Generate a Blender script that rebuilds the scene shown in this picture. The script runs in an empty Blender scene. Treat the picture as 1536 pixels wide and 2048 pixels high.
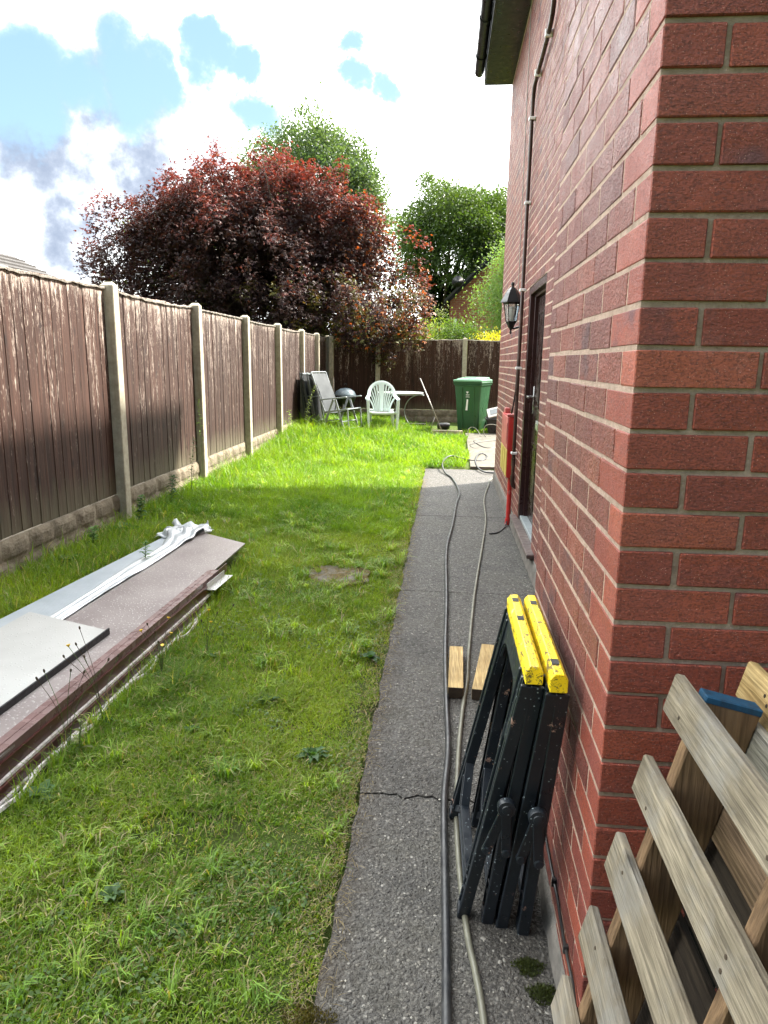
import bpy, math, random
import numpy as np
from mathutils import Vector, Matrix
random.seed(7); rng = np.random.default_rng(11)
S = bpy.context.scene
COL = S.collection
R = math.radians

# ------------------------------------------------------------------ camera
F_, PIT, YAW, ROL = 1410.9, 0.209765, 0.0842721, 0.013659
cam = bpy.data.cameras.new('camera'); cam.sensor_fit = 'VERTICAL'; cam.sensor_height = 36
cam.lens = F_ * 36 / 2048; cam.clip_start = .02; cam.clip_end = 3000
co = bpy.data.objects.new('camera', cam); COL.objects.link(co); S.camera = co
cy, sy = math.cos(YAW), math.sin(YAW)
fw = Vector((-sy * math.cos(PIT), cy * math.cos(PIT), -math.sin(PIT)))
rt = Vector((cy, sy, 0)); up = rt.cross(fw)
c_, s_ = math.cos(ROL), math.sin(ROL)
r2 = c_ * rt + s_ * up; u2 = -s_ * rt + c_ * up
co.matrix_world = Matrix(((r2.x, u2.x, -fw.x, 0), (r2.y, u2.y, -fw.y, 0), (r2.z, u2.z, -fw.z, 1.56), (0, 0, 0, 1)))

# ------------------------------------------------------------------ sun and sky
SUN_EL, SUN_AZ = R(47), R(55)          # azimuth measured from +Y towards +X
sd = Vector((math.cos(SUN_EL) * math.sin(SUN_AZ), math.cos(SUN_EL) * math.cos(SUN_AZ), math.sin(SUN_EL)))
sl = bpy.data.lights.new('sun', 'SUN'); sl.energy = 3.7; sl.angle = R(1.8); sl.color = (1, .94, .84)
so = bpy.data.objects.new('sun', sl); COL.objects.link(so)
so.rotation_euler = sd.to_track_quat('Z', 'Y').to_euler()
S.view_settings.view_transform = 'Standard'; S.view_settings.look = 'None'
S.view_settings.exposure = 2.42; S.view_settings.gamma = 1

W = bpy.data.worlds.new('World'); S.world = W; W.use_nodes = True
nt = W.node_tree; N = nt.nodes; N.clear()
def wn(t, **k):
    n = N.new(t)
    for a, b in k.items(): setattr(n, a, b)
    return n
LK = nt.links.new
sky = wn('ShaderNodeTexSky', sky_type='NISHITA', sun_disc=False); sky.sun_elevation = SUN_EL; sky.sun_rotation = SUN_AZ
sky.air_density = 1.0; sky.dust_density = 1.2; sky.ozone_density = 1.0
tc = wn('ShaderNodeTexCoord')
nz = wn('ShaderNodeTexNoise'); nz.inputs['Scale'].default_value = 4.5; nz.inputs['Detail'].default_value = 9; nz.inputs['Roughness'].default_value = .62
LK(tc.outputs['Generated'], nz.inputs['Vector'])
sub = wn('ShaderNodeVectorMath', operation='SUBTRACT'); LK(nz.outputs['Color'], sub.inputs[0]); sub.inputs[1].default_value = (.5, .5, .5)
scl = wn('ShaderNodeVectorMath', operation='SCALE'); LK(sub.outputs[0], scl.inputs[0]); scl.inputs['Scale'].default_value = .26
add = wn('ShaderNodeVectorMath', operation='ADD'); LK(tc.outputs['Generated'], add.inputs[0]); LK(scl.outputs[0], add.inputs[1])
nrm = wn('ShaderNodeVectorMath', operation='NORMALIZE'); LK(add.outputs[0], nrm.inputs[0])
def blob(d, deg, soft):
    d = Vector(d).normalized()
    dt = wn('ShaderNodeVectorMath', operation='DOT_PRODUCT'); LK(nrm.outputs[0], dt.inputs[0]); dt.inputs[1].default_value = d
    mr = wn('ShaderNodeMapRange', interpolation_type='SMOOTHSTEP'); LK(dt.outputs['Value'], mr.inputs['Value'])
    mr.inputs['From Min'].default_value = math.cos(R(deg * (1 + soft))); mr.inputs['From Max'].default_value = math.cos(R(deg * (1 - soft) if soft < 1 else 0))
    return mr.outputs['Result']
def union(lst):
    o = lst[0]
    for b in lst[1:]:
        m = wn('ShaderNodeMath', operation='MAXIMUM'); LK(o, m.inputs[0]); LK(b, m.inputs[1]); o = m.outputs[0]
    return o
blue = union([blob(d, a * .74, min(1.0, s * 1.6)) for d, a, s in [
    ((-.494, .812, .31), 3.2, .5), ((-.481, .838, .258), 2.6, .4), ((-.515, .82, .285), 4.2, .4), ((-.445, .847, .297), 2.2, .5), ((-.38, .868, .312), 2.2, .6),
    ((-.340, .880, .326), 1.5, .6), ((-.285, .895, .342), 1.6, .6), ((-.262, .904, .335), 1.4, .6), ((-.135, .929, .350), 1.25, .6),
    ((-.249, .924, .289), 1.7, .7), ((-.135, .941, .306), 1.25, .8), ((-.10, .946, .30), 1.2, .7),
    ((.5, -.6, .5), 26, .6), ((-.6, -.6, .5), 18, .6), ((-.2, .3, .9), 16, .7), ((-.85, .3, .4), 13, .6)]])
grey = union([blob(d, a, s) for d, a, s in [
    ((-.398, .876, .270), 4.0, .9), ((-.365, .89, .25), 3.6, .9), ((-.455, .859, .225), 4.6, .9), ((-.497, .843, .206), 3.4, .9), ((-.445, .875, .190), 4.2, .9),
    ((.3, -.9, .3), 25, 1.0)]])
n2 = wn('ShaderNodeTexNoise'); n2.inputs['Scale'].default_value = 7; n2.inputs['Detail'].default_value = 10; n2.inputs['Roughness'].default_value = .6; LK(tc.outputs['Generated'], n2.inputs['Vector'])
gm = wn('ShaderNodeMath', operation='MULTIPLY_ADD'); LK(n2.outputs['Fac'], gm.inputs[0]); gm.inputs[1].default_value = 3.0; gm.inputs[2].default_value = -.80
gm2 = wn('ShaderNodeMath', operation='MULTIPLY', use_clamp=True); LK(gm.outputs[0], gm2.inputs[0]); LK(grey, gm2.inputs[1])
def soft(o, p):
    a = wn('ShaderNodeMath', operation='SUBTRACT'); a.inputs[0].default_value = 1; LK(o, a.inputs[1]); b = wn('ShaderNodeMath', operation='POWER'); LK(a.outputs[0], b.inputs[0]); b.inputs[1].default_value = p
    c = wn('ShaderNodeMath', operation='SUBTRACT', use_clamp=True); c.inputs[0].default_value = 1; LK(b.outputs[0], c.inputs[1]); return c.outputs[0]
ccol = wn('ShaderNodeMix', data_type='RGBA'); LK(soft(gm2.outputs[0], 2.6), ccol.inputs['Factor'])
CL = 1.0
ccol.inputs['A'].default_value = (.42 * CL, .43 * CL, .425 * CL, 1); ccol.inputs['B'].default_value = (.023 * CL, .0275 * CL, .036 * CL, 1)
# blue of the gaps: the sky texture itself, thinly veiled
skm = wn('ShaderNodeVectorMath', operation='SCALE'); LK(sky.outputs[0], skm.inputs[0]); skm.inputs['Scale'].default_value = .055
veil = wn('ShaderNodeMix', data_type='RGBA'); veil.inputs['Factor'].default_value = .42; LK(skm.outputs[0], veil.inputs['A']); veil.inputs['B'].default_value = (.096, .165, .215, 1)
sdt = wn('ShaderNodeVectorMath', operation='DOT_PRODUCT'); LK(tc.outputs['Generated'], sdt.inputs[0]); sdt.inputs[1].default_value = Vector((-.50, .78, .28)).normalized()
smr = wn('ShaderNodeMapRange'); LK(sdt.outputs['Value'], smr.inputs['Value']); smr.inputs['From Min'].default_value = -.40; smr.inputs['From Max'].default_value = .60; smr.inputs['To Min'].default_value = .06; smr.inputs['To Max'].default_value = 4.0
csc = wn('ShaderNodeVectorMath', operation='SCALE'); LK(ccol.outputs['Result'], csc.inputs[0]); LK(smr.outputs[0], csc.inputs['Scale'])
fin = wn('ShaderNodeMix', data_type='RGBA'); LK(soft(blue, 2.0), fin.inputs['Factor']); LK(csc.outputs[0], fin.inputs['A']); LK(veil.outputs['Result'], fin.inputs['B'])
bg = wn('ShaderNodeBackground'); LK(fin.outputs['Result'], bg.inputs['Color']); bg.inputs['Strength'].default_value = 1.0
out = wn('ShaderNodeOutputWorld'); LK(bg.outputs[0], out.inputs[0])
S.cycles.max_bounces = 6; S.cycles.diffuse_bounces = 3; S.cycles.transparent_max_bounces = 4; S.cycles.transmission_bounces = 4
S.cycles.use_adaptive_sampling = True

# ------------------------------------------------------------------ helpers
class MB:
    """collects shapes, links them as ONE mesh object"""
    def __init__(s): s.v = []; s.f = []; s.c = []; s.m = []
    def add(s, vs, fs, col=None, mi=0):
        b = len(s.v); s.v += [tuple(p) for p in vs]; s.f += [tuple(i + b for i in f) for f in fs]
        s.c += [col] * len(fs); s.m += [mi] * len(fs); return s
    def obox(s, c, ax, ay, az, ch=0, col=None, mi=0):
        c, ax, ay, az = map(Vector, (c, ax, ay, az))
        if not ch:
            vs = [c + i * ax + j * ay + k * az for k in (-1, 1) for j in (-1, 1) for i in (-1, 1)]
            return s.add(vs, [(0, 2, 3, 1), (4, 5, 7, 6), (0, 1, 5, 4), (2, 6, 7, 3), (0, 4, 6, 2), (1, 3, 7, 5)], col, mi)
        L = [ax.length, ay.length, az.length]; U = [ax / L[0], ay / L[1], az / L[2]]; ch = min(ch, min(L) * .45)
        vs = []; idx = {}
        for i in (-1, 1):
            for j in (-1, 1):
                for k in (-1, 1):
                    for d in range(3):
                        e = [L[0], L[1], L[2]]
                        for q in range(3):
                            if q != d: e[q] -= ch
                        vs.append(c + U[0] * (i * e[0]) + U[1] * (j * e[1]) + U[2] * (k * e[2])); idx[(i, j, k, d)] = len(vs) - 1
        fs = []
        for d in range(3):
            for sg in (-1, 1):
                a, b = (d + 1) % 3, (d + 2) % 3; q = []
                for (p, r) in ((-1, -1), (1, -1), (1, 1), (-1, 1)):
                    t = [0, 0, 0]; t[d] = sg; t[a] = p; t[b] = r; q.append(idx[(t[0], t[1], t[2], d)])
                fs.append(q if sg > 0 else q[::-1])
            # edges parallel to axis d
            a, b = (d + 1) % 3, (d + 2) % 3
            for p in (-1, 1):
                for r in (-1, 1):
                    def I(sg, k):
                        t = [0, 0, 0]; t[d] = sg; t[a] = p; t[b] = r; return idx[(t[0], t[1], t[2], k)]
                    q = [I(-1, a), I(1, a), I(1, b), I(-1, b)]
                    fs.append(q if p * r < 0 else q[::-1])
        for i in (-1, 1):
            for j in (-1, 1):
                for k in (-1, 1):
                    q = [idx[(i, j, k, 0)], idx[(i, j, k, 1)], idx[(i, j, k, 2)]]
                    fs.append(q if i * j * k > 0 else q[::-1])
        return s.add(vs, fs, col, mi)
    def box(s, x0, x1, y0, y1, z0, z1, ch=0, col=None, mi=0):
        return s.obox(((x0 + x1) / 2, (y0 + y1) / 2, (z0 + z1) / 2), ((x1 - x0) / 2, 0, 0), (0, (y1 - y0) / 2, 0), (0, 0, (z1 - z0) / 2), ch, col, mi)
    def bar(s, a, b, w, t, side=(1, 0, 0), ch=0, col=None, mi=0, w2=None, t2=None):
        """a straight bar from a to b; w across `side`, t the other way; may taper"""
        a, b = Vector(a), Vector(b); d = (b - a).normalized(); sd_ = Vector(side); sd_ = (sd_ - d * sd_.dot(d)).normalized(); n = d.cross(sd_)
        if w2 is None and t2 is None:
            return s.obox((a + b) / 2, sd_ * w / 2, n * t / 2, (b - a) / 2, ch, col, mi)
        w2 = w2 or w; t2 = t2 or t
        vs = [a + i * sd_ * w / 2 + j * n * t / 2 for j in (-1, 1) for i in (-1, 1)] + [b + i * sd_ * w2 / 2 + j * n * t2 / 2 for j in (-1, 1) for i in (-1, 1)]
        return s.add(vs, [(0, 2, 3, 1), (4, 5, 7, 6), (0, 1, 5, 4), (2, 6, 7, 3), (0, 4, 6, 2), (1, 3, 7, 5)], col, mi)
    def tube(s, pts, r, n=8, cap=True, col=None, mi=0):
        pts = [Vector(p) for p in pts]; m = len(pts); rr = r if isinstance(r, (list, tuple)) else [r] * m
        d0 = (pts[1] - pts[0]).normalized(); u = d0.orthogonal().normalized(); vs = []
        for i in range(m):
            d = (pts[min(i + 1, m - 1)] - pts[max(i - 1, 0)]).normalized()
            u = (u - d * u.dot(d)).normalized(); w = d.cross(u)
            for k in range(n):
                a = 2 * math.pi * k / n; vs.append(pts[i] + (u * math.cos(a) + w * math.sin(a)) * rr[i])
        fs = [(i * n + k, i * n + (k + 1) % n, (i + 1) * n + (k + 1) % n, (i + 1) * n + k) for i in range(m - 1) for k in range(n)]
        if cap: fs += [tuple(range(n))[::-1], tuple((m - 1) * n + k for k in range(n))]
        return s.add(vs, fs, col, mi)
    def lathe(s, c, prof, n=24, ax=(0, 0, 1), col=None, mi=0, sx=1, sy=1):
        c = Vector(c); az = Vector(ax).normalized(); u = Vector((1, 0, 0)) if abs(az.x) < .9 else Vector((0, 1, 0)); u = (u - az * u.dot(az)).normalized(); w = az.cross(u)
        vs = [c + az * h + (u * math.cos(2 * math.pi * k / n) * sx + w * math.sin(2 * math.pi * k / n) * sy) * r for r, h in prof for k in range(n)]
        m = len(prof)
        fs = [(i * n + k, i * n + (k + 1) % n, (i + 1) * n + (k + 1) % n, (i + 1) * n + k) for i in range(m - 1) for k in range(n)]
        fs += [tuple(range(n))[::-1], tuple((m - 1) * n + k for k in range(n))]
        return s.add(vs, fs, col, mi)
    def prism(s, poly, o, u, v, n, h, col=None, mi=0):
        """2D polygon in the (u,v) frame at o, extruded by h along n"""
        o, u, v, n = map(Vector, (o, u, v, n)); k = len(poly)
        vs = [o + u * a + v * b for a, b in poly] + [o + u * a + v * b + n * h for a, b in poly]
        return s.add(vs, [tuple(range(k))[::-1], tuple(range(k, 2 * k))] + [(i, (i + 1) % k, k + (i + 1) % k, k + i) for i in range(k)], col, mi)
    def sheet(s, g, th=0, col=None, mi=0):
        """grid of points g[i][j]; optional thickness downwards along local z"""
        a, b = len(g), len(g[0]); vs = [p for r in g for p in r]
        fs = [(i * b + j, (i + 1) * b + j, (i + 1) * b + j + 1, i * b + j + 1) for i in range(a - 1) for j in range(b - 1)]
        if th:
            k = len(vs); vs = vs + [(p[0], p[1], p[2] - th) for p in vs]; fs += [tuple(k + i for i in f[::-1]) for f in fs]
            ring = [i * b for i in range(a)] + [(a - 1) * b + j for j in range(1, b)] + [i * b + b - 1 for i in range(a - 2, -1, -1)] + [j for j in range(b - 2, 0, -1)]
            fs += [(ring[i], k + ring[i], k + ring[(i + 1) % len(ring)], ring[(i + 1) % len(ring)]) for i in range(len(ring))]
        return s.add(vs, fs, col, mi)
    def build(s, name, mat, parent=None, smooth=None, bevel=0):
        me = bpy.data.meshes.new(name); me.from_pydata(s.v, [], s.f)
        for m in (mat if isinstance(mat, (list, tuple)) else [mat]): me.materials.append(m)
        if any(s.m): me.polygons.foreach_set('material_index', s.m)
        if any(c is not None for c in s.c):
            at = me.attributes.new('tint', 'FLOAT_COLOR', 'FACE')
            at.data.foreach_set('color', [q for c in s.c for q in ((c if c is not None else (.5, .5, .5)) + (1,))])
        me.update()
        if smooth: me.shade_smooth() if smooth is True else me.set_sharp_from_angle(angle=R(smooth)) if False else None
        o = bpy.data.objects.new(name, me); COL.objects.link(o)
        if parent: o.parent = parent; o.matrix_parent_inverse = parent.matrix_world.inverted()
        if smooth:
            me.polygons.foreach_set('use_smooth', [True] * len(me.polygons))
            if smooth is not True: me.set_sharp_from_angle(angle=R(smooth))
        if bevel:
            b = o.modifiers.new('b', 'BEVEL'); b.width = bevel; b.segments = 2; b.limit_method = 'ANGLE'; b.angle_limit = R(40)
        return o
def npmesh(name, V, Fq, mat, parent=None, tint=None, k=4, smooth=False):
    """fast mesh: V (n,3), Fq (m,k) faces, tint per face (m,3)"""
    me = bpy.data.meshes.new(name); V = np.ascontiguousarray(V, dtype=np.float32); Fq = np.ascontiguousarray(Fq, dtype=np.int32); m = len(Fq)
    me.vertices.add(len(V)); me.vertices.foreach_set('co', V.ravel())
    me.loops.add(m * k); me.loops.foreach_set('vertex_index', Fq.ravel())
    me.polygons.add(m); me.polygons.foreach_set('loop_start', np.arange(0, m * k, k, dtype=np.int32))
    try: me.polygons.foreach_set('loop_total', np.full(m, k, dtype=np.int32))
    except Exception: pass
    me.materials.append(mat)
    if tint is not None:
        at = me.attributes.new('tint', 'FLOAT_COLOR', 'FACE')
        at.data.foreach_set('color', np.concatenate([tint, np.ones((m, 1))], 1).astype(np.float32).ravel())
    me.update(calc_edges=True); me.validate()
    if smooth: me.polygons.foreach_set('use_smooth', [True] * m)
    o = bpy.data.objects.new(name, me); COL.objects.link(o)
    if parent: o.parent = parent; o.matrix_parent_inverse = parent.matrix_world.inverted()
    return o
def thing(name, label, cat, loc=(0, 0, 0), group=None):
    o = bpy.data.objects.new(name, None); COL.objects.link(o); o.location = loc; o.empty_display_size = .1
    bpy.context.view_layer.update()
    tag(o, label, cat, group); return o
def tag(o, label, cat, group=None):
    o['label'] = label; o['category'] = cat
    if group: o['group'] = group
    return o
def struct(o): o['kind'] = 'structure'; return o
def stuff(o): o['kind'] = 'stuff'; return o
def ss(t): t = np.clip(t, 0, 1); return t * t * (3 - 2 * t)
def gz(x, y):
    """height of the ground (path level is 0)"""
    x = np.asarray(x, float); y = np.asarray(y, float)
    return np.where(x < -.27, .15 * ss((-.27 - x) / 2.4), 0) + .22 * ss((y - 9.5) / 4.5)
def gzf(x, y): return float(gz(x, y))
# cheap vector value-noise for placing things
_P = rng.random((64, 64))
def vnoise(x, y, s=1.0):
    x = np.asarray(x, float) * s; y = np.asarray(y, float) * s
    i = np.floor(x).astype(int); j = np.floor(y).astype(int); fx = ss(x - i); fy = ss(y - j)
    g = lambda a, b: _P[a % 64, b % 64]
    return (g(i, j) * (1 - fx) + g(i + 1, j) * fx) * (1 - fy) + (g(i, j + 1) * (1 - fx) + g(i + 1, j + 1) * fx) * fy
def fbm(x, y, s): return .55 * vnoise(x, y, s) + .3 * vnoise(x + 7.3, y + 3.1, s * 2.1) + .15 * vnoise(x + 1.7, y + 9.2, s * 4.3)

# ------------------------------------------------------------------ materials
class NT:
    def __init__(s, name, rough=.7, spec=.4):
        s.mat = bpy.data.materials.new(name); s.mat.use_nodes = True; s.t = s.mat.node_tree; s.n = s.t.nodes
        s.b = s.n['Principled BSDF']; s.b.inputs['Roughness'].default_value = rough; s.b.inputs['Specular IOR Level'].default_value = spec
        s.co = s.node('ShaderNodeTexCoord').outputs['Object']
    def node(s, t, **k):
        n = s.n.new(t)
        for a, b in k.items(): setattr(n, a, b)
        return n
    def L(s, a, b): s.t.links.new(a, b)
    def setin(s, sock, v):
        if hasattr(v, 'node'): s.L(v, sock)
        else: sock.default_value = v
    def map(s, scale=(1, 1, 1), rot=(0, 0, 0), src=None):
        m = s.node('ShaderNodeMapping'); m.inputs['Scale'].default_value = scale; m.inputs['Rotation'].default_value = rot; s.L(src or s.co, m.inputs['Vector']); return m.outputs[0]
    def noise(s, scale, detail=4, rough=.55, src=None, dist=0, col=False):
        n = s.node('ShaderNodeTexNoise'); n.inputs['Scale'].default_value = scale; n.inputs['Detail'].default_value = detail; n.inputs['Roughness'].default_value = rough; n.inputs['Distortion'].default_value = dist
        s.L(src or s.co, n.inputs['Vector']); return n.outputs['Color' if col else 'Fac']
    def voro(s, scale, src=None, feature='F1', out='Distance', rnd=1):
        n = s.node('ShaderNodeTexVoronoi', feature=feature); n.inputs['Scale'].default_value = scale; n.inputs['Randomness'].default_value = rnd
        s.L(src or s.co, n.inputs['Vector']); return n.outputs[out]
    def ramp(s, fac, stops, interp='LINEAR'):
        r = s.node('ShaderNodeValToRGB'); e = r.color_ramp; e.interpolation = interp
        while len(e.elements) < len(stops): e.elements.new(.5)
        for q, (p, c) in zip(e.elements, stops):
            q.position = p; q.color = (c if len(c) == 4 else tuple(c) + (1,)) if not isinstance(c, (int, float)) else (c, c, c, 1)
        s.L(fac, r.inputs[0]); return r.outputs[0]
    def mix(s, fac, a, b, mode='MIX'):
        m = s.node('ShaderNodeMix', data_type='RGBA', blend_type=mode)
        def c4(v): return v if hasattr(v, 'node') else (tuple(v) + (1,) if len(v) == 3 else v)
        s.setin(m.inputs['Factor'], fac); s.setin(m.inputs['A'], c4(a)); s.setin(m.inputs['B'], c4(b)); return m.outputs['Result']
    def math(s, op, a, b=0, clamp=False):
        m = s.node('ShaderNodeMath', operation=op, use_clamp=clamp); s.setin(m.inputs[0], a); s.setin(m.inputs[1], b); return m.outputs[0]
    def attr(s, name='tint', out='Color'):
        a = s.node('ShaderNodeAttribute', attribute_name=name); return a.outputs[out]
    def sep(s, v): return s.node_sep(v)
    def xyz(s, src=None):
        n = s.node('ShaderNodeSeparateXYZ'); s.L(src or s.co, n.inputs[0]); return n.outputs
    def col(s, v): s.setin(s.b.inputs['Base Color'], v if hasattr(v, 'node') else tuple(v) + (1,)); return s
    def rough(s, v): s.setin(s.b.inputs['Roughness'], v); return s
    def bump(s, h, strength=.5, dist=.01, prev=None):
        b = s.node('ShaderNodeBump'); b.inputs['Strength'].default_value = strength; b.inputs['Distance'].default_value = dist; s.L(h, b.inputs['Height'])
        if prev is not None: s.L(prev, b.inputs['Normal'])
        s.L(b.outputs[0], s.b.inputs['Normal']); return b.outputs[0]

def simple(name, c, rough=.6, var=.25, scale=8, bump=.15, bscale=60, dirt=None, spec=.4, metal=0, dscale=5):
    m = NT(name, rough, spec); n = m.noise(scale, 5)
    d = tuple(x * (1 - var) for x in c); l = tuple(min(1, x * (1 + var)) for x in c)
    cc = m.ramp(n, [(.3, d), (.7, l)])
    if dirt:
        f = m.ramp(m.noise(dscale, 8, .65), [(.48, 0), (.68, 1)]); cc = m.mix(f, cc, dirt)
    m.col(cc); m.b.inputs['Metallic'].default_value = metal
    m.rough(m.ramp(m.noise(scale * 2.3, 4), [(.3, max(.02, rough - .12)), (.7, min(1, rough + .12))]))
    if bump: m.bump(m.noise(bscale, 4), bump, .004)
    return m.mat
def wood(name, c1, c2, axis=0, knots=True, rough=.75, gscale=1.0, stain=None):
    """grain runs along the axis"""
    m = NT(name, rough, .25)
    sc = [48 * gscale] * 3; sc[axis] = 4.2 * gscale
    rnd = m.attr('tint'); sh = m.node('ShaderNodeVectorMath', operation='SCALE'); m.L(rnd, sh.inputs[0]); sh.inputs['Scale'].default_value = 9
    ad = m.node('ShaderNodeVectorMath', operation='ADD'); m.L(m.co, ad.inputs[0]); m.L(sh.outputs[0], ad.inputs[1]); base = ad.outputs[0]
    v = m.map(sc, src=base); g = m.noise(1, 5, .6, v, .6)
    sc2 = [190 * gscale] * 3; sc2[axis] = 9 * gscale; fine = m.noise(1, 3, .5, m.map(sc2, src=base))
    c = m.ramp(g, [(.25, c1), (.5, tuple((a + b) / 2 for a, b in zip(c1, c2))), (.72, c2)])
    c = m.mix(m.ramp(fine, [(.35, .55), (.6, 0)]), c, tuple(x * .45 for x in c1))
    blot = m.ramp(m.noise(5, 4, .6, base), [(.35, .78), (.65, 1.15)]); c = m.mix(1, c, blot, 'MULTIPLY')
    if knots:
        ks = [9] * 3; ks[axis] = 3.5; k = m.voro(1, m.map(ks, src=base)); kf = m.ramp(k, [(.07, 1), (.15, 0)])
        c = m.mix(kf, c, tuple(x * .28 for x in c1))
    if stain: c = m.mix(m.ramp(m.noise(3.3, 7, .7, base), [(.5, 0), (.7, .8)]), c, stain)
    m.col(c); m.bump(m.math('ADD', m.math('MULTIPLY', g, .6), m.math('MULTIPLY', fine, .8)), .8, .006)
    return m.mat

# --- brick: each brick is real geometry; `tint` = (colour random, purple amount, offset)
def brick_mat(name, stretch, peb=.8, bs=.75, bd=.0038, ps=190, rr=.0, sp_=.35, sps=210, spk=.6, lift=1.0):
    m = NT(name, .68, sp_); t = m.node('ShaderNodeSeparateColor'); m.L(m.attr(), t.inputs[0])
    r, g, b = t.outputs
    of = m.node('ShaderNodeCombineXYZ'); o20 = m.math('MULTIPLY', b, 23); m.L(o20, of.inputs[0]); m.L(o20, of.inputs[1]); m.L(o20, of.inputs[2])
    ad = m.node('ShaderNodeVectorMath', operation='ADD'); m.L(m.co, ad.inputs[0]); m.L(of.outputs[0], ad.inputs[1]); P = ad.outputs[0]
    c = m.ramp(r, [(0, (.175, .036, .024)), (.35, (.235, .050, .029)), (.7, (.280, .061, .034)), (1, (.34, .084, .045))])
    big = m.noise(9, 3, .5, P); c = m.mix(m.math('MULTIPLY', m.ramp(big, [(.42, 0), (.62, 1)]), g), c, (.135, .050, .052))
    sp = m.noise(sps, 3, .65, P); c = m.mix(m.ramp(sp, [(.38, spk), (.52, 0)]), c, (.075, .020, .016))
    wh = m.voro(150, P); c = m.mix(m.ramp(wh, [(.09, .8), (.15, 0)]), c, (.50, .26, .20))
    eff = m.noise(2.1, 7, .7); c = m.mix(m.ramp(eff, [(.60, 0), (.76, .28)]), c, (.36, .26, .235))
    # old grime and limey splashes low on the wall, a foot above the path
    m.col(c)
    cr = m.noise(1, 5, .62, m.map(stretch, src=P), .7); crk = m.ramp(cr, [(.36, 0), (.47, 1)])
    amt = m.ramp(m.noise(14, 2, .5, P), [(.38, .25), (.6, 1)])
    h = m.math('ADD', m.math('MULTIPLY', crk, amt), m.math('MULTIPLY', m.noise(ps, 3, .7, P), peb))
    m.rough(m.ramp(big, [(.3, .5 - rr), (.7, .68 - rr)]))
    m.bump(h, bs, bd)
    return m.mat
M = {}
M['brick'] = brick_mat('brick', (95, 120, 200), 2.0, 1.0, .011, 120, .07, .5, 170, .5)
M['brick_front'] = brick_mat('brick_front_face', (80, 90, 330), 1.1)
m = NT('mortar', .9, .2); c = m.ramp(m.noise(45, 6, .7), [(.3, (.40, .28, .21)), (.7, (.66, .49, .39))]); c = m.mix(m.ramp(m.noise(5, 5), [(.5, 0), (.75, .5)]), c, (.32, .25, .19)); m.col(c); m.bump(m.noise(130, 6, .8), 1, .012); M['mortar'] = m.mat
m = NT('plinth_concrete', .9, .2); c = m.ramp(m.noise(12, 7, .65), [(.3, (.10, .095, .085)), (.7, (.24, .215, .19))]); m.col(c); m.bump(m.noise(90, 6, .7), .8, .008); M['plinth'] = m.mat
# --- path: exposed aggregate
m = NT('path_aggregate', .78, .45)
wob = m.node('ShaderNodeVectorMath', operation='MULTIPLY_ADD'); m.L(m.noise(30, 2, .5, col=True), wob.inputs[0]); wob.inputs[1].default_value = (.02, .02, .02); m.L(m.co, wob.inputs[2]); P = wob.outputs[0]
d1 = m.voro(75, P); cl1 = m.voro(75, P, out='Color'); s1 = m.node('ShaderNodeSeparateColor'); m.L(cl1, s1.inputs[0])
stone = m.ramp(s1.outputs[0], [(0, (.060, .055, .050)), (.45, (.095, .088, .078)), (.8, (.14, .13, .115)), (.95, (.19, .175, .15)), (.992, (.36, .34, .30))])
d2 = m.voro(200, P); s2 = m.node('ShaderNodeSeparateColor'); m.L(m.voro(200, P, out='Color'), s2.inputs[0])
paste = m.ramp(s2.outputs[1], [(0, (.034, .031, .027)), (.7, (.080, .073, .063)), (.985, (.13, .12, .105)), (1, (.28, .26, .22))])
c = m.mix(m.ramp(d1, [(.36, 1), (.5, 0)]), paste, stone)
big = m.noise(2.3, 6, .6); c = m.mix(1, c, m.ramp(big, [(.3, .55), (.7, 1.22)]), 'MULTIPLY')
xs = m.xyz(); 
moss = m.ramp(m.noise(2.3, 9, .72), [(.50, 0), (.68, .75)]); c = m.mix(moss, c, (.040, .037, .026))
# brown-black silt that collects along the lawn edge
edge = m.ramp(m.math('ADD', xs[0], m.math('MULTIPLY', m.noise(7, 5), .16)), [(-.25 + .0, 1), (.0, 0)])
mr = m.node('ShaderNodeMapRange'); m.L(m.math('ADD', xs[0], m.math('MULTIPLY', m.noise(7, 6, .7), .22)), mr.inputs['Value']); mr.inputs['From Min'].default_value = -.20; mr.inputs['From Max'].default_value = -.06; mr.inputs['To Min'].default_value = .85; mr.inputs['To Max'].default_value = 0
c = m.mix(mr.outputs[0], c, (.05, .038, .026))
m.col(c); hh = m.math('ADD', m.ramp(d1, [(.1, 1), (.5, 0)]), m.math('MULTIPLY', m.ramp(d2, [(.1, 1), (.5, 0)]), .45)); m.bump(m.math('ADD', hh, m.math('MULTIPLY', m.noise(25, 4), 1.2)), .9, .006)
m.rough(m.ramp(s1.outputs[1], [(0, .55), (1, .9)])); M['path'] = m.mat
m = NT('pale_concrete', .85, .3); c = m.ramp(m.noise(6, 8, .65), [(.3, (.08, .072, .058)), (.6, (.135, .125, .10)), (.8, (.17, .16, .13))]); c = m.mix(m.ramp(m.noise(2.4, 7, .7), [(.55, 0), (.7, .7)]), c, (.13, .13, .075)); m.col(c); m.bump(m.noise(120, 5, .7), .6, .005); M['concrete'] = m.mat
m = NT('mossy_slab', .9, .2); c = m.ramp(m.noise(14, 7, .65), [(.3, (.09, .08, .065)), (.7, (.21, .19, .155))]); c = m.mix(m.ramp(m.noise(9, 7, .7), [(.42, 0), (.54, 1)]), c, m.ramp(m.noise(60, 4), [(.3, (.05, .045, .012)), (.7, (.17, .12, .04))])); m.col(c); m.bump(m.noise(70, 7, .75), 1, .012); M['slab'] = m.mat
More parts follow.
